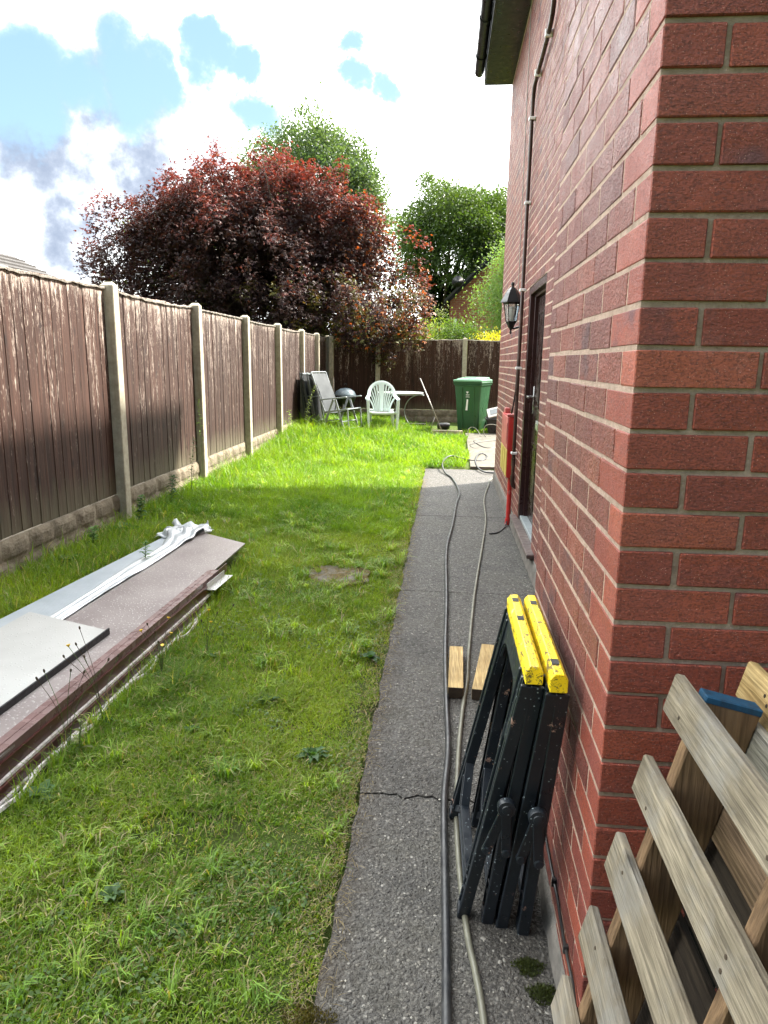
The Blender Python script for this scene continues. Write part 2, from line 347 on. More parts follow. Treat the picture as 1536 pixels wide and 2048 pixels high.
m = NT('soil_and_thatch', .95, .1); c = m.ramp(m.noise(40, 7, .7), [(.25, (.04, .035, .015)), (.5, (.08, .085, .03)), (.75, (.14, .15, .05))]); c = m.mix(m.ramp(m.noise(2.5, 5, .6), [(.3, .1), (.6, .8)]), c, (.075, .13, .022)); m.col(c); m.bump(m.noise(90, 6, .75), 1, .02); M['soil'] = m.mat
# --- leafy materials (tint carries the leaf's own colour)
def leafmat(name, rough=.5, trans=.35, spec=.4, tw=(1.2, 1.2, .5)):
    m = NT(name, rough, spec); a = m.attr(); m.col(a)
    tr = m.node('ShaderNodeBsdfTranslucent'); m.L(m.mix(1, a, tw, 'MULTIPLY'), tr.inputs[0])
    mx = m.node('ShaderNodeMixShader'); mx.inputs[0].default_value = trans; m.L(m.b.outputs[0], mx.inputs[1]); m.L(tr.outputs[0], mx.inputs[2]); m.L(mx.outputs[0], m.n['Material Output'].inputs[0]); return m.mat
M['grass'] = leafmat('grass_blade', .5, .40, .28, (1.6, 1.65, .28))
M['leaf'] = leafmat('leaf', .5, .4, .35, (1.5, 1.5, .45))
M['maple'] = leafmat('maple_leaf', .55, .22, .25, (1.9, 1.1, .8))
M['bark'] = simple('bark', (.075, .06, .045), .9, .4, 12, .9, 40)
M['stem'] = simple('green_stem', (.07, .12, .03), .6, .3, 12, .2, 40)
M['dry_stem'] = simple('dark_stem', (.07, .05, .03), .7, .3, 12, .2, 40)
M['petal'] = simple('yellow_petal', (.7, .45, .02), .5, .15, 30, .1)
# --- fence
m = NT('fence_board_stain', .8, .3)
rs = m.node('ShaderNodeSeparateColor'); m.L(m.attr(), rs.inputs[0]); sh = m.node('ShaderNodeVectorMath', operation='SCALE'); m.L(m.attr(), sh.inputs[0]); sh.inputs['Scale'].default_value = 11
ad = m.node('ShaderNodeVectorMath', operation='ADD'); m.L(m.co, ad.inputs[0]); m.L(sh.outputs[0], ad.inputs[1]); P = ad.outputs[0]
g = m.noise(1, 5, .6, m.map((38, 38, 1.3), src=P), .7)
c = m.ramp(g, [(.28, (.019, .009, .006)), (.5, (.040, .018, .012)), (.72, (.072, .035, .024))])
c = m.mix(1, c, m.ramp(rs.outputs[0], [(0, .68), (1, 1.3)]), 'MULTIPLY')
kn = m.voro(1, m.map((7, 7, 3.2), src=P)); c = m.mix(m.ramp(kn, [(.07, .9), (.17, 0)]), c, (.018, .009, .007))
# paint flaked away in thin vertical streaks, most of it towards the top of the panel
z = m.xyz()[2]
pe = m.noise(1, 6, .75, m.map((95, 95, 8.5), src=P), 1.1); pe2 = m.noise(1, 4, .6, m.map((9, 9, 1.1), src=P))
zt = m.node('ShaderNodeMapRange'); m.L(z, zt.inputs['Value']); zt.inputs['From Min'].default_value = .5; zt.inputs['From Max'].default_value = 2.1; zt.inputs['To Min'].default_value = -.105; zt.inputs['To Max'].default_value = .045
ztop = m.node('ShaderNodeMapRange'); m.L(z, ztop.inputs['Value']); ztop.inputs['From Min'].default_value = 1.98; ztop.inputs['From Max'].default_value = 2.12; ztop.inputs['To Min'].default_value = 0; ztop.inputs['To Max'].default_value = .10
pe_ = m.math('ADD', pe, ztop.outputs[0])
zz = m.math('ADD', m.math('ADD', pe_, m.math('MULTIPLY', m.math('SUBTRACT', pe2, .5), .55)), zt.outputs[0])
c = m.mix(m.ramp(zz, [(.585, 0), (.62, 1)]), c, m.ramp(m.noise(40, 3, .6, P), [(.3, (.20, .155, .13)), (.7, (.50, .42, .36))]))
zb = m.node('ShaderNodeMapRange'); m.L(m.math('ADD', z, m.math('MULTIPLY', m.noise(1, 5, .6, m.map((22, 22, 2), src=P)), -.55)), zb.inputs['Value']); zb.inputs['From Min'].default_value = .15; zb.inputs['From Max'].default_value = .42; zb.inputs['To Min'].default_value = .6; zb.inputs['To Max'].default_value = 0
c = m.mix(zb.outputs[0], c, (.13, .12, .075))
m.col(c); m.bump(m.math('ADD', g, m.math('MULTIPLY', pe, .5)), .5, .006); M['fence'] = m.mat
m = NT('fence_cap_weathered', .9, .2); m.col(m.ramp(m.noise(60, 5, .7), [(.35, (.07, .055, .045)), (.62, (.30, .27, .235))])); m.bump(m.noise(120, 5), .8, .006); M['fence_cap'] = m.mat
m = NT('concrete_post', .88, .25); c = m.ramp(m.noise(16, 7, .65), [(.3, (.30, .27, .205)), (.6, (.44, .405, .315)), (.8, (.53, .49, .39))]); c = m.mix(m.ramp(m.noise(1, 5, .6, m.map((18, 18, 2))), [(.55, 0), (.75, .5)]), c, (.13, .12, .075)); m.col(c); m.bump(m.noise(150, 5, .7), .6, .004); M['post'] = m.mat
m = NT('rock_faced_gravel_board', .9, .2); c = m.ramp(m.noise(9, 8, .7), [(.3, (.13, .105, .075)), (.55, (.24, .20, .145)), (.75, (.33, .29, .215))]); m.col(c); m.bump(m.noise(45, 7, .75), 1, .02); M['gravel'] = m.mat
# --- misc
M['dark_upvc'] = simple('dark_upvc', (.0055, .005, .0065), .35, .2, 6, .05)
M['door'] = simple('dark_brown_door', (.022, .010, .009), .28, .25, 5, .1, 120)
M['frame_brown'] = simple('maroon_brown_frame', (.035, .012, .012), .35, .25, 7, .1, 90)
M['sill'] = simple('brown_grey_step', (.085, .06, .055), .45, .25, 9, .2, 70, dirt=(.13, .10, .085))
M['tile'] = simple('roof_tile', (.05, .045, .042), .8, .3, 6, .4, 30)
M['brown_pipe'] = simple('brown_waste_pipe', (.05, .028, .024), .35, .3, 6, .1, dirt=(.11, .07, .06))
M['white_plastic'] = simple('white_plastic', (.78, .78, .76), .4, .06, 6, .05)
M['silver'] = simple('silver_metal', (.6, .6, .58), .3, .02, 6, .0, metal=.9)
M['black_plastic'] = simple('black_plastic', (.010, .010, .011), .35, .3, 8, .1, dirt=(.03, .028, .026))
M['rubber'] = simple('black_rubber', (.016, .017, .019), .42, .3, 10, .15, 90, dirt=(.05, .05, .05), dscale=12)
M['olive_hose'] = simple('olive_hose', (.14, .135, .10), .45, .25, 10, .15, 90, dirt=(.08, .075, .055), dscale=14)
M['black_paint'] = simple('black_lantern_paint', (.008, .009, .010), .35, .2, 10, .1)
m = NT('lantern_glass', .12, .5); m.col((.75, .78, .74)); m.b.inputs['Transmission Weight'].default_value = .75; m.b.inputs['IOR'].default_value = 1.12; M['lglass'] = m.mat
m = NT('red_cabinet_paint', .4, .5); c = m.ramp(m.noise(7, 5), [(.3, (.42, .022, .022)), (.7, (.60, .04, .035))]); c = m.mix(m.ramp(m.noise(11, 7, .7), [(.58, 0), (.66, .8)]), c, (.45, .22, .20)); m.col(c); M['red'] = m.mat
M['faded_red'] = simple('faded_pink_red_panel', (.42, .11, .10), .5, .25, 8, .15)
M['yellow_panel'] = simple('faded_yellow_panel', (.45, .33, .08), .5, .2, 8, .15)
def spattered(name, base, rough, spot, spot2):
    m = NT(name, rough, .5); c = m.ramp(m.noise(6, 5), [(.3, tuple(x * .8 for x in base)), (.7, tuple(x * 1.25 for x in base))])
    c = m.mix(m.ramp(m.noise(11, 8, .8), [(.615, 0), (.64, .95)]), c, spot); c = m.mix(m.math('MULTIPLY', m.ramp(m.voro(70), [(.10, .9), (.16, 0)]), m.ramp(m.noise(7, 6, .8), [(.46, 0), (.54, 1)])), c, spot2)
    c = m.mix(m.ramp(m.noise(1, 6, .8, m.map((60, 60, 9))), [(.66, 0), (.70, .7)]), c, spot2)
    m.col(c); m.rough(m.ramp(m.noise(20, 4), [(.3, rough - .12), (.7, rough + .2)])); m.bump(m.noise(45, 4), .15, .003); return m.mat
M['trestle'] = spattered('black_plastic_paint_spattered', (.008, .012, .017), .36, (.36, .22, .17), (.30, .36, .38))
m = NT('yellow_plastic_scuffed', .42, .45); c = m.ramp(m.noise(9, 4), [(.3, (.80, .58, .005)), (.7, (.90, .68, .02))])
rs_ = m.noise(1, 6, .8, m.map((60, 22, 60), (0, 0, .5)), 1.2); c = m.mix(m.ramp(rs_, [(.53, 0), (.57, .9)]), c, (.05, .035, .02)); c = m.mix(m.ramp(m.noise(26, 5, .7), [(.62, 0), (.68, .8)]), c, (.55, .42, .30)); m.col(c); m.bump(rs_, .2, .002); M['yellow'] = m.mat
m = NT('clean_yellow_plastic', .4, .45); c = m.ramp(m.noise(9, 4), [(.3, (.80, .60, .005)), (.7, (.92, .72, .02))]); c = m.mix(m.ramp(m.noise(30, 6, .75), [(.66, 0), (.70, .8)]), c, (.30, .2, .06)); m.col(c); M['yellow2'] = m.mat
M['timber'] = wood('fresh_timber', (.36, .23, .085), (.56, .42, .20), 1, True, .7)
M['timber_end'] = simple('dark_end_grain', (.035, .022, .012), .8, .3, 30, .3)
M['pallet'] = wood('weathered_pallet_board', (.12, .098, .068), (.29, .245, .175), 1, True, .9, 1.0, (.17, .165, .155))
M['stringer'] = wood('brown_pallet_stringer', (.105, .062, .032), (.21, .13, .068), 2, False, .85, .7)
M['pallet_void'] = wood('void_shade_board', (.018, .014, .010), (.045, .033, .022), 1, True, .9)  # near-black colour stands for the shaded void behind the first pallet
M['pallet_brown'] = wood('brown_inner_board', (.13, .085, .05), (.24, .16, .095), 1, True, .85)
M['pallet_grey'] = wood('grey_pallet_board', (.20, .185, .155), (.37, .345, .29), 1, False, .85)
m = NT('blue_painted_wood', .7, .3); c = m.ramp(m.noise(1, 5, .7, m.map((30, 30, 8))), [(.35, (.006, .022, .04)), (.6, (.008, .055, .11))]); zc = m.xyz()[2]
mr = m.node('ShaderNodeMapRange'); m.L(m.math('ADD', zc, m.math('MULTIPLY', m.noise(9, 6), .10)), mr.inputs['Value']); mr.inputs['From Min'].default_value = 1.005; mr.inputs['From Max'].default_value = 1.05
m.col(c); m.bump(m.noise(1, 5, .6, m.map((40, 40, 5))), .4, .004); M['blue_wood'] = m.mat
# boards in the grass
m = NT('wet_speckled_brown_board', .30, .5); c = m.ramp(m.noise(3, 5), [(.3, (.20, .17, .165)), (.7, (.30, .265, .255))]); dr = m.voro(52); dr2 = m.voro(110)
c = m.mix(m.ramp(dr, [(.22, .75), (.32, 0)]), c, (.42, .38, .37)); c = m.mix(m.ramp(dr2, [(.16, .5), (.22, 0)]), c, (.5, .46, .45)); m.col(c); m.bump(m.ramp(dr, [(.1, 1), (.3, 0)]), .5, .003); M['brown_board'] = m.mat
m = NT('white_plastic_board', .33, .5); c = m.ramp(m.noise(3, 6, .6), [(.3, (.43, .43, .41)), (.7, (.52, .52, .50))]); dr = m.voro(48); c = m.mix(m.ramp(m.noise(17, 8, .8), [(.64, 0), (.72, .4)]), c, (.42, .40, .36)); m.col(c); m.bump(m.ramp(dr, [(.1, 1), (.24, 0)]), .4, .003); M['white_board'] = m.mat
m = NT('film_wrapped_panel', .35, .5); c = m.ramp(m.noise(5, 6, .6), [(.3, (.34, .385, .42)), (.7, (.44, .48, .515))]); m.col(c); m.bump(m.noise(1, 5, .6, m.map((26, 5, 26))), .35, .01); M['film_panel'] = m.mat
m = NT('crumpled_white_film', .28, .6); m.col(m.ramp(m.noise(8, 5), [(.3, (.42, .45, .47)), (.7, (.56, .59, .61))])); m.bump(m.noise(30, 5, .6), .25, .006); M['film'] = m.mat
M['mauve_trim'] = simple('mauve_brown_trim', (.17, .105, .10), .28, .2, 6, .05)
m = NT('maroon_fascia', .3, .5); c = m.ramp(m.noise(8, 6), [(.3, (.045, .013, .010)), (.7, (.085, .026, .020))]); c = m.mix(m.ramp(m.noise(30, 6, .8), [(.62, 0), (.66, .9)]), c, (.30, .22, .20)); m.col(c); M['maroon'] = m.mat
M['white_edge'] = simple('white_cut_edge', (.62, .58, .55), .6, .2, 20, .3, 120, dirt=(.25, .2, .17), dscale=25)
M['charcoal_edge'] = simple('charcoal_edge', (.022, .022, .024), .6, .3, 20, .4, 120)
M['bin_green'] = simple('green_bin_plastic', (.028, .088, .040), .38, .12, 4, .12, 120)
M['bin_lid'] = simple('pale_green_bin_lid', (.13, .28, .17), .38, .12, 4, .12, 120)
M['chair_white'] = simple('pale_mint_white_plastic', (.56, .66, .62), .38, .06, 5, .05)
M['chair_frame'] = simple('grey_aluminium', (.28, .31, .32), .4, .15, 8, .1, metal=.25)
m = NT('grey_mesh_fabric', .7, .3); m.col(m.ramp(m.noise(5, 4), [(.3, (.035, .04, .044)), (.7, (.07, .078, .082))])); m.bump(m.noise(1, 2, .5, m.map((250, 250, 250))), .5, .002); M['fabric'] = m.mat; M['dark_frame'] = simple('dark_grey_frame', (.06, .07, .075), .5, .2, 8, .1)
M['dark_fabric'] = simple('dark_folded_fabric', (.010, .011, .012), .7, .3, 8, .2)
M['table_glass'] = simple('pale_table_top', (.50, .54, .52), .2, .1, 4, .0)
M['alu'] = simple('pale_aluminium', (.34, .32, .29), .35, .15, 8, .05, metal=.5)
M['dome'] = simple('blue_grey_dome_lid', (.10, .13, .15), .3, .2, 6, .1)
M['rail'] = simple('old_rail_timber', (.30, .26, .20), .85, .3, 12, .5, 50)
M['dark_hole'] = simple('near_black_rough', (.018, .016, .013), .8, .4, 20, 1, 30)
M['far_brick'] = simple('distant_brick', (.30, .115, .08), .85, .25, 22, .2)
M['far_tile'] = simple('distant_roof_tile', (.055, .05, .048), .85, .2, 8, .3)
M['grey_cable'] = simple('grey_cable', (.30, .29, .26), .5, .1, 8, 0)
M['sticker'] = simple('white_sticker', (.75, .76, .74), .4, .05, 20, 0)

# ------------------------------------------------------------------ ground, lawn, path
g = MB(); g.sheet([[(x, y, -.25) for y in (-900, -40, 0, 20, 60, 1200)] for x in (-900, -40, 0, 40, 900)]); struct(g.build('ground', M['soil']))
nx_, ny_ = 90, 170
X = np.concatenate([np.linspace(-2.95, .6, 72), np.linspace(.8, 9, 18)]); Y = np.linspace(-1.5, 16.9, ny_)
XX, YY = np.meshgrid(X, Y, indexing='ij')
ZZ = gz(XX, YY) + (fbm(XX, YY, 3.5) - .5) * .035 - .014
ZZ = np.where((XX > -.30) & (YY < 10.55), -.06, ZZ)
ZZ = np.where((XX > -.27) & (YY < 10.55), -.06, ZZ)
idx = np.arange(len(X) * ny_).reshape(len(X), ny_)
Fq = np.stack([idx[:-1, :-1], idx[1:, :-1], idx[1:, 1:], idx[:-1, 1:]], -1).reshape(-1, 4)
struct(npmesh('lawn', np.stack([XX, YY, ZZ], -1).reshape(-1, 3), Fq, M['soil'], smooth=True))

def jag(x0, x1, y, amp, n, seed):
    r_ = random.Random(seed); return [(x0 + (x1 - x0) * i / n, y + (r_.random() - .5) * amp * (0 if i in (0,) else 1)) for i in range(n + 1)]
def path_slab(ya, yb, seed, ja=.0, jb=.0):
    """one cast bay of the path with a worn left edge"""
    n = max(6, int((yb - ya) / .06)); e = [(-.275 + (fbm(0.0, yb + (ya - yb) * i / n, 5.0) - .5) * .05, yb + (ya - yb) * i / n) for i in range(n + 1)]
    xr = .80
    near = jag(-.27, xr, ya, ja, 40, seed); far = jag(-.27, xr, yb, jb, 40, seed + 1)[::-1]
    return near[1:] + far[:-1] + e
pm = MB()
for ya, yb, s1, s2, ja, jb in [(-1.2, 2.308, 1, 5, 0, .03), (2.320, 4.7, 5, 9, .03, 0), (4.708, 7.19, 9, 12, 0, 0), (7.202, 10.52, 12, 20, 0, .05)]:
    n = max(6, int((yb - ya) / .06))
    near = jag(-.27, .80, ya, ja, 40, s1); far = jag(-.27, .80, yb, jb, 40, s2)[::-1]
    e = [(-.275 + float(fbm(0.0, yb + (ya - yb) * i / n, 9.0) - .5) * .035, yb + (ya - yb) * i / n) for i in range(1, n)]
    pm.prism(near + far + e, (0, 0, -.08), (1, 0, 0), (0, 1, 0), (0, 0, 1), .08)
struct(pm.build('path', M['path']))
pm = MB(); pm.sheet([[(x, y, gzf(.5, y) + .012) for y in np.linspace(10.56, 13.8, 14)] for x in (.40 , .8, 1.4, 2.6)], .05); struct(pm.build('patio', M['concrete']))
g = MB(); rr = []
for i in range(22):
    a = 2 * math.pi * i / 22; rr.append((-.80 + .28 * math.copysign(abs(math.cos(a)) ** .6, math.cos(a)) + random.uniform(-.03, .03), 4.93 + .25 * math.copysign(abs(math.sin(a)) ** .6, math.sin(a)) + random.uniform(-.02, .02)))
g.prism(rr, (0, 0, -.005), (1, 0, 0), (0, 1, 0), (0, 0, 1), .03); tag(g.build('stepping_slab', M['slab']), 'mossy broken concrete slab sunk in the lawn beside the path', 'slab')

# ------------------------------------------------------------------ the brick house
HX, WX, WY0, WY1, HYE, HZ = .68, .34, 1.34, 2.465, 9.50, 4.86
house = thing('brick_house', 'red brick house wall with dark door, dark eaves and pale mortar joints', 'house', (HX, 4, 0))
C0 = .016; NCO = 64
def brick(mb, x0, x1, y0, y1, z0, z1, mi):
    r_ = random.random; col = (min(1, max(0, random.gauss(.5, .24))), 1.0 if r_() < .11 else r_() * .30, r_())
    j = lambda: random.uniform(-.0012, .0012)
    a = 0; n0 = len(mb.v)
    mb.obox(((x0 + x1) / 2 + j(), (y0 + y1) / 2 + j(), (z0 + z1) / 2 + j() * .8), ((x1 - x0) / 2, a * (y1 - y0) * 0, 0), (0, (y1 - y0) / 2, 0), (0, 0, (z1 - z0) / 2 - abs(j()) * .5), .0022, col, mi)
    mb.v[n0:] = [(p[0] + random.uniform(-.0004, .0004), p[1] + random.uniform(-.0006, .0006), p[2] + random.uniform(-.0011, .0011)) for p in mb.v[n0:]]
    if r_() < .30:
        q = n0 + random.randrange(24); p = mb.v[q]; f = random.uniform(.001, .004); sg = lambda a_, b_: f if a_ < b_ else -f
        mb.v[q] = (p[0] + (sg(p[0], (x0 + x1) / 2) if mi and x0 > WX + .05 else 0), p[1] + (0 if mi else sg(p[1], (y0 + y1) / 2)), p[2] + sg(p[2], (z0 + z1) / 2))
wm = MB()
for i in range(NCO):
    z0 = C0 + .075 * i + .0045; z1 = z0 + .066; ev = i % 2 == 0
    # corner brick
    if ev: brick(wm, WX, WX + .215, WY0, WY0 + .1025, z0, z1, 1)
    else: brick(wm, WX, WX + .1025, WY0, WY0 + .215, z0, z1, 1)
    y = WY0 + (.1125 if ev else .225)
    while y < WY1 - .02:
        e = min(y + .215, WY1 - (0 if y + .225 < WY1 else 0)); brick(wm, WX, WX + .03, y, min(e, WY1), z0, z1, 0); y += .225
    x = WX + (.225 if ev else .1125)
    while x < 1.75:
        brick(wm, x, x + .215, WY0, WY0 + .03, z0, z1, 1); x += .225
    x = WX + .04
    while x < HX: brick(wm, x, min(x + .215, HX + .02), WY1 - .03, WY1 - .0035, z0, z1, 0); x += .225
wm.box(WX + .0018, 8, WY0 + .0058, WY1 - .006, -.1, HZ, 0, None, 2)
wm.box(1.78, 8.01, WY0 + .0005, WY0 + .02, -.1, HZ, 0, (.5, .3, .4), 1)
wm.build('brick_wall', [M['brick'], M['brick_front'], M['mortar']], house)
DY0, DY1, DZ0, DZ1 = 5.27, 6.36, .19, 2.191
fm = MB()
for i in range(NCO):
    z0 = C0 + .075 * i + .005; z1 = z0 + .065; y = WY1 + .004 - (0 if i % 2 else .1125)
    while y < HYE:
        a, b = max(y, WY1 + .004), min(y + .215, HYE)
        segs = [(a, b)]
        if z0 < DZ1 and z1 > DZ0 - .02:
            segs = []
            if a < DY0: segs.append((a, min(b, DY0)))
            if b > DY1: segs.append((max(a, DY1), b))
        for a, b in segs:
            if b - a > .02: brick(fm, HX, HX + .03, a, b, z0, z1, 0)
        y += .225
fm.box(HX + .0018, 8, WY1, DY0 - .001, -.1, HZ, 0, None, 1); fm.box(HX + .0018, 8, DY1 + .001, HYE - .004, -.1, HZ, 0, None, 1)
fm.box(HX + .0018, 8, DY0 - .001, DY1 + .001, DZ1 + .001, HZ, 0, None, 1); fm.box(HX + .004, 8, DY0 - .001, DY1 + .001, -.1, DZ0 - .03, 0, None, 1); fm.box(HX + .35, 8, DY0 - .001, DY1 + .001, DZ0 - .03, DZ1 + .001, 0, None, 1)
for i in range(NCO):
    z0 = C0 + .075 * i + .005; x = HX + (.11 if i % 2 else .035)
    while x < 3: brick(fm, x, x + .215, HYE - .03, HYE, z0, z0 + .065, 0); x += .225
fm.build('brick_wall', [M['brick'], M['mortar']], house)
pl = MB()
n = 60
def plinth(xf, ya, yb, h):
    r_ = random.Random(int(ya * 10)); k = int((yb - ya) / .05); prof = []
    for i in range(k + 1):
        y = ya + (yb - ya) * i / k; o = r_.uniform(-.003, .003); prof.append([(xf - .012 + o - .006, y, -.03), (xf - .010 + o, y, h * .6), (xf - .004 + o * .3, y, h + r_.uniform(-.006, .006)), (xf + .02, y, h + .002)])
    pl.sheet(prof)
plinth(WX, WY0 + .005, WY1, .085); plinth(HX, WY1, HYE, .15)
pl.build('plinth', M['plinth'], house, smooth=True)
# eaves
e = MB(); e.box(.36, HX - .001, WY0, HYE + .03, HZ, HZ + .012); e.box(.36, 8, HYE - .001, HYE + .03, HZ - .0, HZ + .17); e.build('soffit', M['dark_upvc'], house)
e = MB(); e.box(.342, .358, WY0, HYE + .03, HZ - .012, HZ + .17, .002); e.build('fascia', M['dark_upvc'], house)
e = MB(); k = 12
gx, gzv = .282, HZ + .145
prof = [(gx + .058 * math.cos(math.pi + math.pi * i / k), gzv + .062 * math.sin(math.pi + math.pi * i / k)) for i in range(k + 1)]
e.sheet([[(a, y, b) for a, b in prof] for y in np.linspace(WY0, HYE + .02, 9)]); e.sheet([[(gx + (a - gx) * .93, y, gzv + (b - gzv) * .93) for a, b in prof] for y in np.linspace(WY0, HYE + .02, 9)])
e.add([(a, HYE + .021, b) for a, b in prof], [tuple(range(k + 1))]); e.add([(a, WY0, b) for a, b in prof], [tuple(range(k + 1))])
gut = e.build('gutter', M['dark_upvc'], house, smooth=35)
for y in np.arange(WY0 + .3, HYE, .92):
    b = MB(); P2 = [(gx + .066 * math.cos(math.pi + math.pi * i / k), gzv + .070 * math.sin(math.pi + math.pi * i / k)) for i in range(k + 1)]
    w = .12 if int(y * 10) % 2 else .05
    b.sheet([[(a, yy, c) for a, c in P2] for yy in (y, y + w)]); b.add([(a, y, c) for a, c in P2], [tuple(range(k + 1))]); b.add([(a, y + w, c) for a, c in P2], [tuple(range(k + 1))[::-1]])
    b.build('gutter_bracket', M['dark_upvc'], gut, smooth=35)
e = MB(); e.prism([(.30, HZ + .19), (4.4, HZ + 3.0), (8.5, HZ + .19), (8.5, HZ + .30), (4.4, HZ + 3.12), (.27, HZ + .26)], (0, WY0 - .1, 0), (1, 0, 0), (0, 0, 1), (0, 1, 0), HYE - WY0 + .16); e.prism([(.36, HZ + .17), (8.0, HZ + .17), (4.4, HZ + 2.98)], (0, WY0, 0), (1, 0, 0), (0, 0, 1), (0, 1, 0), HYE - WY0); e.build('roof', M['tile'], house)
# door
fr = MB(); fx0 = HX + .006
fr.box(fx0, fx0 + .11, DY1 - .062, DY1 + .0, DZ0, DZ1, .003); fr.box(fx0, fx0 + .11, DY0, DY0 + .062, DZ0, DZ1, .003); fr.box(fx0, fx0 + .11, DY0 + .062, DY1 - .062, DZ1 - .062, DZ1, .003)
fr.box(fx0 + .04, fx0 + .12, DY1 - .085, DY1 - .062, DZ0, DZ1 - .062, .002); fr.box(fx0 + .04, fx0 + .12, DY0 + .062, DY0 + .085, DZ0, DZ1 - .062, .002); fr.box(fx0 + .04, fx0 + .12, DY0 + .085, DY1 - .085, DZ1 - .085, DZ1 - .062, .002)
fr.build('door_frame', M['frame_brown'], house)
d = MB(); dx = fx0 + .07; d.box(dx, dx + .045, DY0 + .088, DY1 - .088, DZ0 + .035, DZ1 - .088, .004)
ya, yb = DY0 + .088, DY1 - .088; ym = (ya + yb) / 2
for (p0, p1, q0, q1) in [(ya + .10, ym - .05, .35, .90), (ym + .05, yb - .10, .35, .90), (ya + .10, ym - .05, 1.2, 1.98), (ym + .05, yb - .10, 1.2, 1.98)]:
    for (a, b, c, dd) in [(p0, p0 + .02, q0, q1), (p1 - .02, p1, q0, q1), (p0 + .02, p1 - .02, q0, q0 + .02), (p0 + .02, p1 - .02, q1 - .02, q1)]: d.box(dx - .008, dx - .0005, a, b, c, dd, .003)
    d.box(dx - .006, dx - .0005, p0 + .05, p1 - .05, q0 + .05, q1 - .05, .004)
door = d.build('door', M['door'], house)
d = MB(); hy = DY1 - .145
d.box(dx - .010, dx - .0005, hy - .018, hy + .018, 1.14, 1.37, .003); d.tube([(dx - .008, hy, 1.285), (dx - .055, hy, 1.285), (dx - .062, hy - .012, 1.285), (dx - .060, hy - .11, 1.280)], .009, 8)
d.build('handle', M['silver'], door, smooth=40)
d = MB(); d.box(dx - .010, dx - .0005, ym - .14, ym + .14, 1.02, 1.10, .004); d.box(dx - .016, dx - .011, ym - .11, ym + .11, 1.035, 1.085, .003); d.build('letterbox', M['silver'], door)
d = MB(); d.box(fx0 + .01, fx0 + .10, DY0 + .062, DY1 - .062, DZ0 + .001, DZ0 + .033, .004); d.build('threshold', M['chair_frame'], house)
d = MB(); d.box(HX - .055, HX + .05, DY0 - .20, DY1 + .14, DZ0 - .034, DZ0 - .001, .006); d.box(HX - .028, HX - .004, DY0 - .17, DY1 + .11, DZ0 - .052, DZ0 - .035, .003); d.build('door_step', M['sill'], house)
# waste pipe clipped to the wall
p = MB(); PX = HX - .030
pts = [(PX, 6.66, .44), (PX, 6.655, .9), (PX, 6.63, 1.95), (PX, 6.60, 3.0), (PX, 6.585, 3.68), (PX, 6.56, 3.76), (PX, 6.50, 3.81), (PX, 5.74, 3.87), (PX, 5.60, 3.90), (PX, 5.54, 3.93), (PX, 5.50, 4.0), (PX, 5.44, 4.02), (PX, 5.30, 4.03), (PX, 5.0, 4.05), (PX, 3.2, 4.15)]
p.tube(pts, .017, 10); p.tube([(PX, 6.66, .53), (PX, 6.66, .47), (PX + .01, 6.66, .43), (PX + .04, 6.66, .41)], [.021, .021, .021, .019], 10); p.tube([(PX, 5.47, 4.02), (PX, 5.40, 4.02)], .024, 10); p.tube([(PX, 6.655, .62), (PX, 6.655, .69)], .021, 10)
wp = p.build('waste_pipe', M['brown_pipe'], house, smooth=40)
for (y, z, hor) in [(6.66, .74, 0), (6.65, 1.52, 0), (6.63, 2.20, 0), (6.61, 2.92, 0), (6.59, 3.58, 0), (6.3, 3.825, 1), (5.72, 3.873, 1), (4.6, 4.07, 1)]:
    b = MB()
    if hor: b.box(PX - .026, HX, y - .012, y + .012, z - .026, z + .026, .004)
    else: b.box(PX - .026, HX, y - .03, y + .03, z - .012, z + .012, .004)
    b.build('pipe_clip', M['white_plastic'], wp)

p = MB(); p.tube([(HX - .006, 7.32, 2.45), (HX - .006, 7.30, 1.95)] [::-1] + [(HX - .006, 7.36, 3.2), (HX - .006, 7.40, 4.0), (HX - .006, 7.46, 4.85)], .0035, 6)
tag(p.build('telephone_cable', M['grey_cable']), 'thin grey cable running up the brick wall above the lantern to the eaves', 'cable')
p = MB(); pts = [(WX - .004, 2.44, .215), (WX - .005, 2.2, .185), (WX - .005, 2.02, .212), (WX - .005, 1.83, .185), (WX - .006, 1.64, .183), (WX - .006, 1.53, .160), (WX - .007, 1.40, .166), (WX - .008, 1.35, .15), (WX + .03, 1.325, .13), (WX + .2, 1.33, .12)]
p.tube(pts, .0042, 8); cb = p.build('wall_cable', M['black_plastic'], None, True); tag(cb, 'black cable clipped low along the brick corner behind the folded trestles', 'cable')
for y, z in [(1.70, .184), (1.50, .162)]:
    b = MB(); b.box(WX - .013, WX - .0002, y - .006, y + .006, z - .012, z + .012, .002); b.build('cable_clip', M['black_plastic'], cb)
